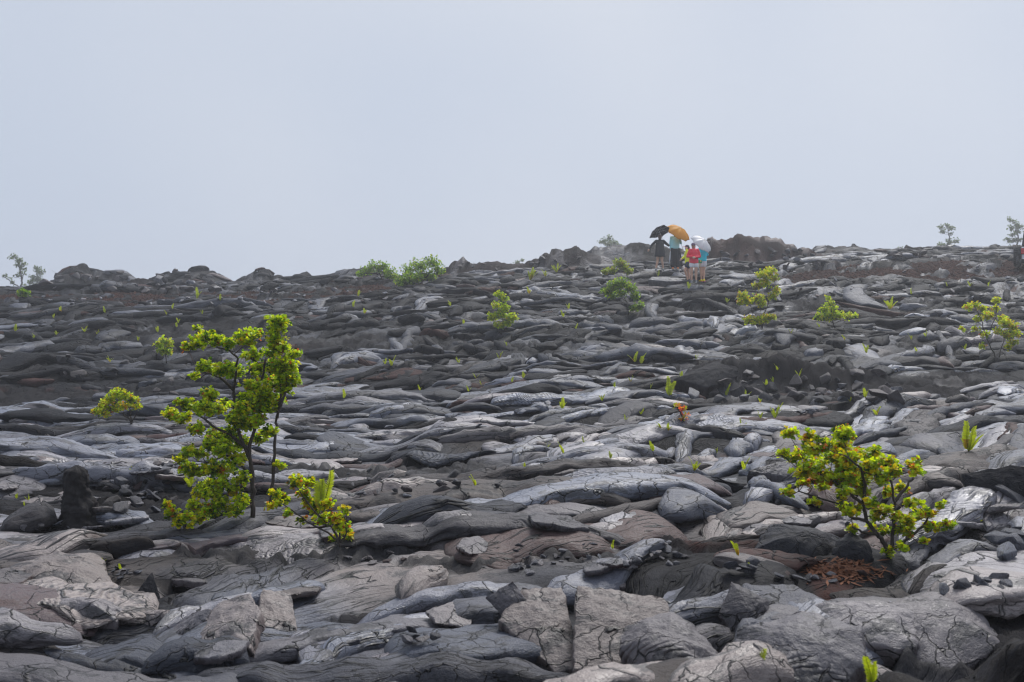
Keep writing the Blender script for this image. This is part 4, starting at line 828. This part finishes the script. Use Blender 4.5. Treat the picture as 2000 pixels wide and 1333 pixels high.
# ---------------------------------------------------------------- people
SKIN = simple_mat('skin', (0.62, 0.37, 0.26), 0.55, 0.08, 12)
def cloth(name, col, rough=0.75): return simple_mat(name, col, rough, 0.14, 18)
def remeshed(name, chains, voxel, mat, parent, dec=0.5, smooth=4):
    """One continuous skin grown round tapered limbs: chains = lists of (point, radius)."""
    mb = MB()
    for ch in chains:
        for i, (p, r) in enumerate(ch):
            p = Vector(p); n, m = 12, 7; rx = r if hasattr(r, '__len__') else (r, r, r)
            V = [p + Vector((0, 0, rx[2]))]
            for a in range(1, m):
                for b in range(n):
                    t_, u = math.pi * a / m, 2 * math.pi * b / n; V.append(p + Vector((rx[0] * math.sin(t_) * math.cos(u), rx[1] * math.sin(t_) * math.sin(u), rx[2] * math.cos(t_))))
            V.append(p - Vector((0, 0, rx[2]))); e = len(V) - 1
            Fc = [(0, 1 + b, 1 + (b + 1) % n) for b in range(n)] + [(1 + a * n + b, 1 + (a + 1) * n + b, 1 + (a + 1) * n + (b + 1) % n, 1 + a * n + (b + 1) % n) for a in range(m - 2) for b in range(n)] + [(e, 1 + (m - 2) * n + (b + 1) % n, 1 + (m - 2) * n + b) for b in range(n)]
            mb.add(V, Fc)
        for (p, r), (q, s_) in zip(ch[:-1], ch[1:]):
            p, q = Vector(p), Vector(q); L_ = (q - p).length; k = max(2, int(L_ / 0.03))
            if L_ < 1e-4: continue
            A = [p.lerp(q, i / k) for i in range(k + 1)]
            if hasattr(r, '__len__') or hasattr(s_, '__len__'):
                r3 = Vector(r if hasattr(r, '__len__') else (r,) * 3); s3 = Vector(s_ if hasattr(s_, '__len__') else (s_,) * 3); V = []; n = 16
                for i, c in enumerate(A):
                    rr = r3.lerp(s3, i / k)
                    for b in range(n): V.append(c + Vector((rr.x * math.cos(2 * math.pi * b / n), rr.y * math.sin(2 * math.pi * b / n), 0)))
                Fc = [(i * n + b, i * n + (b + 1) % n, (i + 1) * n + (b + 1) % n, (i + 1) * n + b) for i in range(k) for b in range(n)] + [tuple(range(n))[::-1], tuple(k * n + b for b in range(n))]
                mb.add(V, Fc)
            else: mb.tube(A, [r + (s_ - r) * i / k for i in range(k + 1)], 10)
    o = mb.build('tmp', None); md = o.modifiers.new('r', 'REMESH'); md.mode = 'VOXEL'; md.voxel_size = voxel
    sm = o.modifiers.new('s', 'SMOOTH'); sm.iterations = smooth; sm.factor = 0.5
    if dec < 1: dc = o.modifiers.new('d', 'DECIMATE'); dc.ratio = dec
    dg = bpy.context.evaluated_depsgraph_get(); me = bpy.data.meshes.new_from_object(o.evaluated_get(dg)); me.name = name
    bpy.data.objects.remove(o); me.polygons.foreach_set('use_smooth', np.full(len(me.polygons), True))
    me.materials.clear(); return link(name, me, parent, mat)

def v3(*a): return Vector(a)
def hand(wrist, direction, palm_n, curl=0.5, side=1):
    """Palm and five unequal bent fingers as chains that grow out of the wrist."""
    d = Vector(direction).normalized(); nrm = Vector(palm_n).normalized(); a = d.cross(nrm).normalized() * side; nrm = a.cross(d) * side
    w = Vector(wrist); pc = w + d * 0.045
    ch = [[(w, 0.024), (w + d * 0.03, (0.026)), (pc + d * 0.03, 0.024)]]
    for k, ln in zip((-1.5, -0.5, 0.5, 1.5), (0.062, 0.074, 0.078, 0.068)):
        b = w + d * 0.07 + a * 0.017 * k; m = b + d * ln * 0.55 - nrm * ln * curl * 0.3; e = m + d * ln * 0.3 * (1 - 0.6 * curl) - nrm * ln * curl * 0.5
        ch.append([(w + d * 0.035 + a * 0.012 * k, 0.012), (b, 0.0095), (m, 0.0088), (e, 0.0075)])
    t = w + d * 0.025 + a * 0.024
    ch.append([(w + d * 0.015 + a * 0.010, 0.013), (t + a * 0.018, 0.0105), (t + a * 0.026 + d * 0.034 - nrm * 0.012, 0.009)])
    return ch

def person(base, label, H, face, arms, legs, lean=(0, 0), head_off=(0, 0), head_tilt=(0, 0)):
    """Joints for a 1.65 m figure, x right, y away; arms = ((elbow, wrist), (elbow, wrist)), legs = ((knee, ankle), ...), face = direction."""
    root = empty('person', base); root.scale = (H / 1.65,) * 3; tag(root, label, 'person', 'people with umbrellas on the lava ridge')
    f = Vector((face[0], face[1], 0)).normalized(); rt = Vector((f.y, -f.x, 0))          # rt = the figure's own right
    lx, ly = lean; pel = v3(0, 0, 0.90); wst = v3(lx * 0.3, ly * 0.3, 1.06); che = v3(lx * 0.7, ly * 0.7, 1.26); nb = v3(lx, ly, 1.40)
    hc = nb + v3(head_off[0], head_off[1], 0.145); up = v3(head_tilt[0], head_tilt[1], 1).normalized()
    wide = abs(rt.x); sx, sy = 0.145 * wide + 0.10 * (1 - wide), 0.10 * wide + 0.145 * (1 - wide)
    ch = [[(pel, (sx, sy, 0.10)), (wst, (sx * 0.82, sy * 0.85, 0.09)), (che, (sx * 1.02, sy, 0.11)), (nb - v3(0, 0, 0.04), (sx * 0.62, sy * 0.6, 0.05))], [(nb - v3(0, 0, 0.05), 0.056), (nb + (hc - nb) * 0.55, 0.050)]]
    ch += [[(hc + up * 0.012 - f * 0.008, (0.078, 0.088, 0.102)), (hc + f * 0.018 - up * 0.05, (0.058, 0.062, 0.062))], [(hc + f * 0.085, 0.013), (hc + f * 0.098 - up * 0.018, 0.012)],
           [(hc + rt * 0.080 - up * 0.01, (0.012, 0.016, 0.028))], [(hc - rt * 0.080 - up * 0.01, (0.012, 0.016, 0.028))], [(hc + f * 0.078 - up * 0.060, 0.014), (hc + f * 0.074 - up * 0.085, 0.018)]]
    sh = [nb + v3(s_ * 0.165 * wide, s_ * 0.165 * (1 - wide) * (1 if rt.y > 0 else -1), -0.035) for s_ in (-1, 1)]
    J = {'pel': pel, 'wst': wst, 'che': che, 'nb': nb, 'hc': hc, 'f': f, 'rt': rt, 'up': up, 'sx': sx, 'sy': sy, 'sh': sh, 'arms': arms, 'legs': legs}
    for s_, (e, w) in zip(sh, arms):
        e, w = Vector(e), Vector(w); ch.append([(nb - v3(0, 0, 0.06), 0.055), (s_, 0.052), (s_.lerp(e, 0.5), 0.046), (e, 0.038), (e.lerp(w, 0.35), 0.037), (w, 0.025)])
        ch += hand(w, w - e, (0, -1, 0.3), 0.7, 1)
    J['hip'] = []
    for s_, (k, a) in zip((-1, 1), legs):
        hp = pel + v3(s_ * 0.085 * wide, s_ * 0.085 * (1 - wide), -0.04); k, a = Vector(k), Vector(a); J['hip'].append(hp)
        ch.append([(hp, 0.092), (hp.lerp(k, 0.5), 0.076), (k, 0.056), (k.lerp(a, 0.3) - f * 0.012, 0.056), (k.lerp(a, 0.7), 0.042), (a, 0.036)])
        ch.append([(a - f * 0.03 - v3(0, 0, 0.035), 0.036), (a + f * 0.09 - v3(0, 0, 0.05), 0.034), (a + f * 0.15 - v3(0, 0, 0.058), 0.026)])
    remeshed('body', ch, 0.0085, SKIN, root, 0.30, 3)
    for s_ in (-1, 1):
        ey = MB(); c = hc + f * 0.074 + rt * 0.032 * s_ + up * 0.012; ey.tube([c, c + f * 0.010], [0.013, 0.008], 8); ey.build('eye', EYE, root, True)
    mo = MB(); c = hc + f * 0.083 - up * 0.046; mo.tube([c - rt * 0.024, c + f * 0.006, c + rt * 0.024], [0.004, 0.008, 0.004], 6); mo.build('mouth', LIP, root, True)
    return root, J
EYE = simple_mat('eye', (0.03, 0.02, 0.015), 0.2); LIP = simple_mat('lip', (0.40, 0.13, 0.11), 0.5)
def jacket(J, root, mat, hem=0.86, puff=0.03, name='jacket', flare=0.0, hood=False, sleeves=True):
    p = puff; sx, sy = J['sx'], J['sy']
    z0 = v3(0, 0, hem)
    ch = [[(z0, (sx + p + flare, sy + p + flare, 0.03)), (J['wst'], (sx + p * 0.9 + flare * 0.35, sy + p * 0.9 + flare * 0.35, 0.08)), (J['che'], (sx * 1.04 + p, sy + p, 0.10)), (J['nb'] - v3(0, 0, 0.03), (sx * 0.66 + p * 0.5, sy * 0.6 + p, 0.05))], [(J['nb'] - v3(0, 0, 0.03), 0.074), (J['nb'] + v3(0, 0, 0.035), 0.066)]]
    for s_, (e, w) in zip(J['sh'], J['arms']):
        e, w = Vector(e), Vector(w); ch.append([(J['nb'] - v3(0, 0, 0.06), 0.07), (s_, 0.070), (s_.lerp(e, 0.5), 0.064), (e, 0.058), (e.lerp(w, 0.5), 0.052), (e.lerp(w, 0.93), 0.042)])
    if hood: ch.append([(J['nb'] - J['f'] * 0.09 + v3(0, 0, 0.02), (0.10, 0.06, 0.07))])
    return remeshed(name, ch, 0.014, mat, root, 0.4, 3)
def shorts(J, root, mat, ln=0.35, name='shorts', p=0.022):
    ch = [[(J['pel'] + v3(0, 0, 0.06), (J['sx'] + 0.012, J['sy'] + 0.012, 0.05)), (J['pel'] - v3(0, 0, 0.04), (J['sx'] + p, J['sy'] + p, 0.08))]]
    for h_, (k, a) in zip(J['hip'], J['legs']): k = Vector(k); ch.append([(h_, 0.10 + p * 0.6), (h_.lerp(k, ln), 0.092 + p)])
    return remeshed(name, ch, 0.014, mat, root, 0.4, 2)
def shoes(J, root, mat, sole=None):
    for k, a in J['legs']:
        a = Vector(a); f = J['f']; g = Vector((a.x, a.y, a.z - 0.085))
        o = remeshed('shoe', [[(a - v3(0, 0, 0.005), 0.046), (g + f * 0.0 + v3(0, 0, 0.045) - f * 0.03, 0.044), (g + f * 0.10 + v3(0, 0, 0.036), 0.040), (g + f * 0.165 + v3(0, 0, 0.028), 0.030)]], 0.010, mat, root, 0.5, 2)
        if sole is not None: remeshed('sole', [[(g - f * 0.05 + v3(0, 0, 0.008), (0.040, 0.040, 0.014)), (g + f * 0.10 + v3(0, 0, 0.008), (0.045, 0.045, 0.014)), (g + f * 0.17 + v3(0, 0, 0.010), (0.034, 0.034, 0.014))]], 0.009, sole, o, 0.5, 1)
def hair(J, root, mat, long=0.12, name='hair'):
    hc, f, up = J['hc'], J['f'], J['up']
    return remeshed(name, [[(hc + up * 0.030 - f * 0.026, (0.088, 0.092, 0.098)), (hc - f * 0.052 - up * 0.03, (0.084, 0.066, 0.07)), (hc - f * 0.058 - up * long, (0.066, 0.045, 0.05))]], 0.012, mat, root, 0.4, 3)
def cap(J, root, mat, brim_mat, brim=0.09):
    hc, f, up = J['hc'], J['f'], J['up']
    o = remeshed('cap', [[(hc + up * 0.055, (0.092, 0.098, 0.072))]], 0.012, mat, root, 0.5, 2)
    remeshed('brim', [[(hc + f * 0.08 + up * 0.045, (0.062, 0.062, 0.012)), (hc + f * (0.09 + brim) + up * 0.030, (0.05, 0.05, 0.010))]], 0.009, brim_mat, o, 0.5, 1)

def umbrella(center, axis, rad, depth, mat, label, hand_pt, shaft_mat, wonk=0.0, seed=0, flat=1.0):
    """center = top of the dome; axis = direction of the ferrule."""
    root = empty('umbrella', center); tag(root, label, 'umbrella', 'open umbrellas')
    q = Vector(axis).normalized().to_track_quat('Z', 'Y').to_matrix(); rng = random.Random(seed)
    NRb = 8; sub = 6; nu = NRb * sub; nr = 9; V = []; Fc = []
    amp = [1 + wonk * rng.uniform(-1, 1) for _ in range(NRb)]; dz = [wonk * rng.uniform(-0.5, 0.9) for _ in range(NRb)]
    for i in range(nr):
        t_ = i / (nr - 1)
        for k in range(nu):
            kk = k / sub; i0 = int(kk) % NRb; i1 = (i0 + 1) % NRb; fr = kk - int(kk); sag = math.sin(math.pi * fr)
            A = amp[i0] * (1 - fr) + amp[i1] * fr; D = dz[i0] * (1 - fr) + dz[i1] * fr
            r = rad * math.sin(t_ * 1.25) / math.sin(1.25) * A * (1 - 0.11 * sag * t_); z = -depth * (1 - math.cos(t_ * 1.25)) / (1 - math.cos(1.25)) * (1 - 0.06 * sag * t_) + D * rad * t_ * t_ - 0.16 * sag * t_ * (1 - t_) * rad
            th = 2 * math.pi * k / nu; V.append(q @ Vector((r * math.cos(th), r * math.sin(th), z)))
    for i in range(nr - 1):
        for k in range(nu):
            k2 = (k + 1) % nu; Fc.append((i * nu + k, i * nu + k2, (i + 1) * nu + k2, (i + 1) * nu + k))
    cm = MB().add(V, Fc); can = cm.build('canopy', mat, root, True); sd = can.modifiers.new('s', 'SOLIDIFY'); sd.thickness = 0.003
    hub = q @ Vector((0, 0, -depth * 0.75))
    for k in range(NRb):
        P = [Vector(V[i * nu + k * sub]) + q @ Vector((0, 0, -0.010)) for i in range(nr)]
        rb = MB().tube(P, 0.004, 5).build('rib', shaft_mat, root, True)
        MB().tube([hub, P[4]], 0.003, 5).build('stretcher', shaft_mat, rb, True)
    hp = Vector(hand_pt) - Vector(center)
    MB().tube([q @ Vector((0, 0, 0.005)), hub, hp], 0.0075, 8).build('shaft', shaft_mat, root, True)
    dn = (hp - hub).normalized(); MB().tube([hp - dn * 0.05, hp + dn * 0.09], [0.013, 0.015], 8).build('handle', HNDL, root, True)
    MB().tube([q @ Vector((0, 0, 0.0)), q @ Vector((0, 0, 0.06))], [0.010, 0.005], 8).build('ferrule', shaft_mat, root, True)
    return root
HNDL = simple_mat('umbrella_handle', (0.03, 0.03, 0.03), 0.5); STEEL = simple_mat('umbrella_shaft', (0.65, 0.65, 0.67), 0.35, 0.05, 10, metal=0.6)

def stand(px, py, dmin): h = hit(px, py, dmin); return np.array([h[0], h[1], h[2] + 0.0])
def wpt(root, p): return Vector(root.location) + Vector(p) * root.scale[0]
# 1: black dress, seen from behind, left arm out
b1 = stand(1289, 529, 39.0); k1 = b1[1] / F; H1_ = 70 * k1
r1, J = person(b1, 'person in black dress seen from behind, left arm stretched out', H1_, (0.1, 1), (((-0.36, -0.05, 1.20), (-0.50, -0.10, 0.98)), ((0.40, 0.02, 1.16), (0.22, 0.22, 1.30))), (((-0.10, 0.03, 0.46), (-0.19, -0.02, 0.085)), ((0.09, 0.0, 0.46), (0.16, 0.04, 0.085))), (0.0, 0.03))
BLK = cloth('black_cloth', (0.012, 0.012, 0.018)); BROWNHAIR = simple_mat('brown_hair', (0.06, 0.025, 0.018), 0.5, 0.3, 60); DARKHAIR = simple_mat('dark_hair', (0.015, 0.011, 0.012), 0.45, 0.3, 60)
jacket(J, r1, BLK, 0.66, 0.035, 'dress', 0.07); hair(J, r1, BROWNHAIR, 0.10); shoes(J, r1, simple_mat('grey_sandal', (0.30, 0.30, 0.31), 0.7))
umbrella(pix(1286, 449, b1[1] + 0.25), (-0.25, 0.52, 0.80), 0.44, 0.17, simple_mat('navy_black_fabric', (0.012, 0.011, 0.022), 0.5), 'black umbrella tipped away, showing its dark underside', wpt(r1, (0.24, 0.24, 1.31)), STEEL, 0.17, 3)
# 2: light blue top, black wide trousers, head under the orange umbrella
b2 = stand(1319, 527, 39.0); k2 = b2[1] / F; H2_ = 75 * k2
r2, J = person(b2, 'person in pale blue top and black trousers under the orange umbrella', H2_, (0.15, 1), (((-0.20, 0.06, 1.10), (-0.17, 0.12, 0.86)), ((0.24, 0.04, 1.13), (0.18, 0.26, 1.28))), (((-0.09, 0.02, 0.46), (-0.11, 0.0, 0.085)), ((0.09, 0.02, 0.46), (0.11, 0.0, 0.085))))
jacket(J, r2, cloth('pale_blue_cloth', (0.42, 0.88, 0.98)), 0.88, 0.035, 'top'); hair(J, r2, DARKHAIR, 0.12)
tr_ = [[(J['pel'] + v3(0, 0, 0.02), (J['sx'] + 0.02, J['sy'] + 0.02, 0.05)), (J['pel'] - v3(0, 0, 0.05), (J['sx'] + 0.04, J['sy'] + 0.03, 0.05))]]
for h_, (k_, a_) in zip(J['hip'], J['legs']): tr_.append([(h_, 0.115), (Vector(k_), 0.105), (Vector(a_) + v3(0, 0, 0.09), 0.105)])
tr_.append([(v3(0.16, 0.03, 0.80), (0.06, 0.05, 0.04)), (v3(0.24, 0.03, 0.16), (0.10, 0.05, 0.03))])
remeshed('trousers', tr_, 0.014, BLK, r2, 0.4, 2)
shoes(J, r2, simple_mat('orange_shoe', (0.85, 0.22, 0.03), 0.6), simple_mat('pale_sole', (0.75, 0.60, 0.40), 0.6))
bag = MB(); bag.box((0.30, -0.05, 0.80), (0.09, 0.05, 0.16)); bo = bag.build('shoulder_bag', simple_mat('beige_bag', (0.55, 0.50, 0.45), 0.7), None); bo.location = b2; bo.scale = r2.scale
bv = bo.modifiers.new('b', 'BEVEL'); bv.width = 0.015; bv.segments = 2
MB().tube([(0.30, -0.05, 0.88), (0.24, -0.07, 1.10), (0.12, -0.06, 1.36), (0.10, 0.06, 1.38)], 0.007, 6).build('strap', HNDL, bo, True); tag(bo, 'small beige shoulder bag hanging at the pale blue person\'s side', 'bag')
cu = empty('folded_umbrella', b2); cu.scale = r2.scale; tag(cu, 'folded white umbrella held point down by the person in pale blue', 'umbrella')
MB().tube([(-0.19, 0.08, 0.80), (-0.20, 0.06, 0.70), (-0.235, 0.02, 0.45), (-0.27, -0.02, 0.22)], [0.012, 0.026, 0.034, 0.010], 10).build('canopy', simple_mat('folded_white', (0.75, 0.76, 0.80), 0.6), cu, True)
MB().tube([(-0.17, 0.12, 0.90), (-0.19, 0.08, 0.78)], 0.012, 8).build('handle', HNDL, cu, True); MB().tube([(-0.27, -0.02, 0.23), (-0.29, -0.04, 0.10)], [0.009, 0.005], 6).build('ferrule', HNDL, cu, True)
umbrella(pix(1330, 446, b2[1] - 0.35), (0.42, -0.46, 0.74), 0.58, 0.29, simple_mat('orange_fabric', (1.0, 0.60, 0.05), 0.5, 0.03, 3, trans=0.70), 'large orange yellow umbrella tilted to the right', wpt(r2, (0.20, 0.27, 1.30)), STEEL, 0.0, 5)
# 4: red jacket, facing the camera, looking down at the hands
b4 = stand(1355, 553, 36.0); k4 = b4[1] / F; H4_ = 77 * k4
r4, J = person(b4, 'person in red jacket and white shorts looking down at the hands', H4_, (-0.25, -1), (((-0.27, -0.04, 1.10), (-0.09, -0.24, 1.06)), ((0.25, -0.02, 1.10), (0.02, -0.25, 1.04))), (((-0.10, -0.03, 0.46), (-0.09, 0.0, 0.085)), ((0.09, -0.03, 0.46), (0.10, -0.02, 0.085))), (0.0, -0.03), (-0.03, -0.05), (-0.15, -0.45))
jacket(J, r4, cloth('red_cloth', (0.92, 0.05, 0.09)), 0.82, 0.045, 'jacket', 0.01); shorts(J, r4, cloth('white_cloth', (0.80, 0.80, 0.84)), 0.34); hair(J, r4, DARKHAIR, 0.14)
cap(J, r4, cloth('purple_cap', (0.07, 0.025, 0.10)), cloth('purple_brim', (0.07, 0.025, 0.10)), 0.05); shoes(J, r4, simple_mat('grey_shoe', (0.16, 0.17, 0.20), 0.7), simple_mat('white_sole', (0.8, 0.8, 0.8), 0.6))
# 3: yellow jacket, cap, stepping up behind the red jacket
b3 = pix(1344, 540, b4[1] + 0.9); b3[2] = ground(b3[0], b3[1]); k3 = b3[1] / F; H3_ = 72 * k3
r3, J = person(b3, 'person in lime yellow jacket and cap turned left behind the red jacket', H3_, (-1, -0.15), (((-0.06, -0.18, 1.20), (-0.10, -0.12, 1.46)), ((-0.12, 0.20, 1.16), (-0.26, 0.10, 1.05))), (((-0.16, -0.09, 0.52), (-0.02, -0.06, 0.085)), ((0.03, 0.10, 0.46), (0.08, 0.10, 0.085))), (-0.05, 0))
jacket(J, r3, cloth('lime_cloth', (0.85, 0.95, 0.01)), 0.74, 0.03, 'jacket', 0.01); shorts(J, r3, cloth('navy_cloth', (0.02, 0.03, 0.07)), 0.4); hair(J, r3, DARKHAIR, 0.08)
cap(J, r3, cloth('navy_cap', (0.03, 0.02, 0.07)), cloth('red_brim', (0.45, 0.03, 0.05)), 0.09); shoes(J, r3, simple_mat('dark_shoe', (0.05, 0.05, 0.06), 0.7))
# 5: cyan jacket, white shorts, white umbrella, bright shoes
b5 = stand(1372, 552, 36.0); k5 = b5[1] / F; H5_ = 76 * k5
r5, J = person(b5, 'person in bright cyan jacket and white shorts under the white umbrella', H5_, (-0.55, 1), (((-0.16, -0.16, 1.12), (-0.14, 0.04, 1.08)), ((0.22, 0.10, 1.15), (0.06, 0.25, 1.28))), (((-0.05, 0.03, 0.46), (-0.04, 0.03, 0.085)), ((0.06, 0.02, 0.46), (0.05, -0.04, 0.085))))
jacket(J, r5, cloth('cyan_cloth', (0.015, 0.72, 0.98)), 0.88, 0.04, 'jacket'); shorts(J, r5, cloth('white_cloth', (0.80, 0.80, 0.84)), 0.36); hair(J, r5, DARKHAIR, 0.12)
shoes(J, r5, simple_mat('yellow_shoe', (0.90, 0.70, 0.01), 0.6), simple_mat('pink_sole', (0.85, 0.10, 0.45), 0.6))
bg_ = MB(); bg_.box((-0.13, -0.17, 0.84), (0.16, 0.09, 0.13)); go = bg_.build('waist_bag', simple_mat('green_bag', (0.02, 0.30, 0.13), 0.7), None); go.location = b5; go.scale = r5.scale; bv = go.modifiers.new('b', 'BEVEL'); bv.width = 0.03; bv.segments = 3
MB().tube([(-0.12, -0.215, 0.86), (-0.12, -0.222, 0.86)], [0.035, 0.03], 12).build('badge', simple_mat('yellow_badge', (0.75, 0.55, 0.10), 0.6), go); tag(go, 'green waist bag with a yellow patch beside the cyan jacket', 'bag')
umbrella(pix(1376, 469, b5[1] - 0.30), (0.52, -0.48, 0.68), 0.48, 0.24, simple_mat('white_fabric', (0.95, 0.94, 0.97), 0.4, 0.02, 3, trans=0.55), 'white translucent umbrella tilted to the right', wpt(r5, (0.08, 0.26, 1.30)), STEEL, 0.0, 8)

# ---------------------------------------------------------------- the white off-road vehicle cut by the right edge
WHITE = simple_mat('white_paint', (0.78, 0.79, 0.81), 0.3, 0.02, 4, coat=0.5); RUB = simple_mat('tyre_rubber', (0.018, 0.018, 0.020), 0.8, 0.3, 30); TOPM = simple_mat('soft_top', (0.018, 0.019, 0.024), 0.8, 0.2, 20)
REDL = simple_mat('taillight_lens', (0.55, 0.01, 0.02), 0.2); GLS = simple_mat('dark_glass', (0.02, 0.024, 0.03), 0.08); RIMM = simple_mat('wheel_rim', (0.35, 0.36, 0.37), 0.35, 0.05, 8, metal=0.8); BLP = simple_mat('black_plastic', (0.02, 0.02, 0.022), 0.6)
dj = 39.5; yawj = R(-29.0); wx = (1987.5 - 1000) / F * dj; xj = wx + 0.77 * math.cos(yawj) + 0.45 * math.sin(yawj); zj = CAMZ + (666.5 - 521) / F * dj; dj = dj + 0.77 * math.sin(yawj) - 0.45 * math.cos(yawj)
car = empty('parked_vehicle', (xj, dj, zj), yawj); tag(car, 'white off-road vehicle with big tyres cut off by the right edge', 'vehicle')
def bev(o, w, seg=3): m_ = o.modifiers.new('b', 'BEVEL'); m_.width = w; m_.segments = seg; return o
def wheel(x, y, z, parent, axis='x', r=0.42, w=0.27):
    M_ = Matrix.Translation((x, y, z)) @ (Matrix.Rotation(math.pi / 2, 4, 'Y') if axis == 'x' else Matrix.Rotation(math.pi / 2, 4, 'X')); root = empty('wheel'); root.parent = parent
    t_ = MB().lathe([(r * 0.55, -w / 2), (r * 0.9, -w / 2), (r * 0.98, -w * 0.42), (r, -w * 0.2), (r, w * 0.2), (r * 0.98, w * 0.42), (r * 0.9, w / 2), (r * 0.55, w / 2), (r * 0.55, -w / 2)], 40, M_)
    for k in range(28):                               # tread blocks
        a = 2 * math.pi * k / 28
        for zz in (-0.34, -0.08, 0.18): t_.box(M_ @ Vector(((r + 0.004) * math.cos(a + zz), (r + 0.004) * math.sin(a + zz), (zz + 0.08) * w)), (0.02, 0.06, 0.06), (M_.to_3x3() @ Matrix.Rotation(a + zz, 3, 'Z')))
    t_.build('tyre', RUB, root)
    MB().lathe([(0.02, w * 0.30), (r * 0.2, w * 0.32), (r * 0.3, w * 0.2), (r * 0.5, w * 0.22), (r * 0.56, w * 0.40), (r * 0.56, -w * 0.4), (r * 0.5, -w * 0.3), (0.02, -w * 0.3)], 24, M_).build('rim', RIMM, root, True)
for sx_ in (-1, 1):
    for y_ in (0.45, 2.90): wheel(sx_ * 0.77, y_, 0.42, car)
before = set(car.children)
bev(MB().box((0, 1.75, 0.86), (1.26, 3.3, 0.62)).build('body', WHITE, car), 0.06)
bev(MB().box((0, 3.0, 1.20), (1.20, 1.0, 0.12)).build('bonnet', WHITE, car), 0.05)
bev(MB().box((0, 0.085, 0.90), (0.98, 0.03, 0.50)).build('tailgate', WHITE, car), 0.012)
st_ = MB(); st_.add([(-0.62, 0.12, 1.175), (0.62, 0.12, 1.175), (0.62, 2.35, 1.175), (-0.62, 2.35, 1.175), (-0.55, 0.26, 1.80), (0.55, 0.26, 1.80), (0.55, 2.05, 1.84), (-0.55, 2.05, 1.84)], [(0, 1, 5, 4), (1, 2, 6, 5), (2, 3, 7, 6), (3, 0, 4, 7), (4, 5, 6, 7), (3, 2, 1, 0)])
bev(st_.build('soft_top', TOPM, car), 0.07)
bev(MB().box((0, 0.165, 1.48), (0.86, 0.02, 0.42), Matrix.Rotation(-0.22, 3, 'X')).build('rear_window', GLS, car), 0.01)
bev(MB().box((0, 2.30, 1.50), (1.12, 0.03, 0.46), Matrix.Rotation(0.35, 3, 'X')).build('windscreen', GLS, car), 0.01)
bev(MB().box((0, 0.0, 0.60), (1.40, 0.16, 0.14)).build('bumper', BLP, car), 0.03); bev(MB().box((0, 3.50, 0.60), (1.40, 0.16, 0.16)).build('bumper', BLP, car), 0.03)
for sx_ in (-1, 1):
    tl = bev(MB().box((sx_ * 0.575, 0.078, 0.99), (0.13, 0.06, 0.22)).build('taillight', REDL, car), 0.015); bev(MB().box((sx_ * 0.575, 0.086, 0.99), (0.15, 0.05, 0.25)).build('housing', BLP, tl), 0.01)
    MB().tube([(sx_ * 0.40, 3.41, 0.98), (sx_ * 0.40, 3.45, 0.98)], 0.10, 16).build('headlight', simple_mat('headlight_glass', (0.8, 0.8, 0.8), 0.1), car)
    for y_ in (0.45, 2.90): MB().tube([(sx_ * 0.76, y_ + 0.52 * math.cos(a), 0.42 + 0.52 * math.sin(a)) for a in np.linspace(0.15, math.pi - 0.15, 12)], 0.055, 8).build('fender_flare', BLP, car, True)
    bev(MB().box((sx_ * 0.80, 2.05, 1.28), (0.20, 0.09, 0.16)).build('mirror', BLP, car), 0.02)
for c_ in car.children:
    if c_ not in before: c_.location.z -= 0.42          # the shell hangs low between its wheels
wheel(0.12, -0.08, 0.66, car, 'y', 0.36, 0.22)

#@@HAZE
# ---------------------------------------------------------------- haze
hz_m = bpy.data.materials.new('haze'); hz_m.use_nodes = True; t = hz_m.node_tree; t.nodes.clear()
o_ = t.nodes.new('ShaderNodeOutputMaterial'); pv = t.nodes.new('ShaderNodeVolumePrincipled')
pv.inputs['Color'].default_value = (0.93, 0.95, 0.99, 1); pv.inputs['Density'].default_value = 0.0020; pv.inputs['Anisotropy'].default_value = 0.55
t.links.new(pv.outputs[0], o_.inputs['Volume'])
hb = MB().box((0, 60, 6.0), (300, 280, 17.0))
tag(hb.build('haze', hz_m), 'pale grey fog over the lava field', 'haze', kind='stuff')
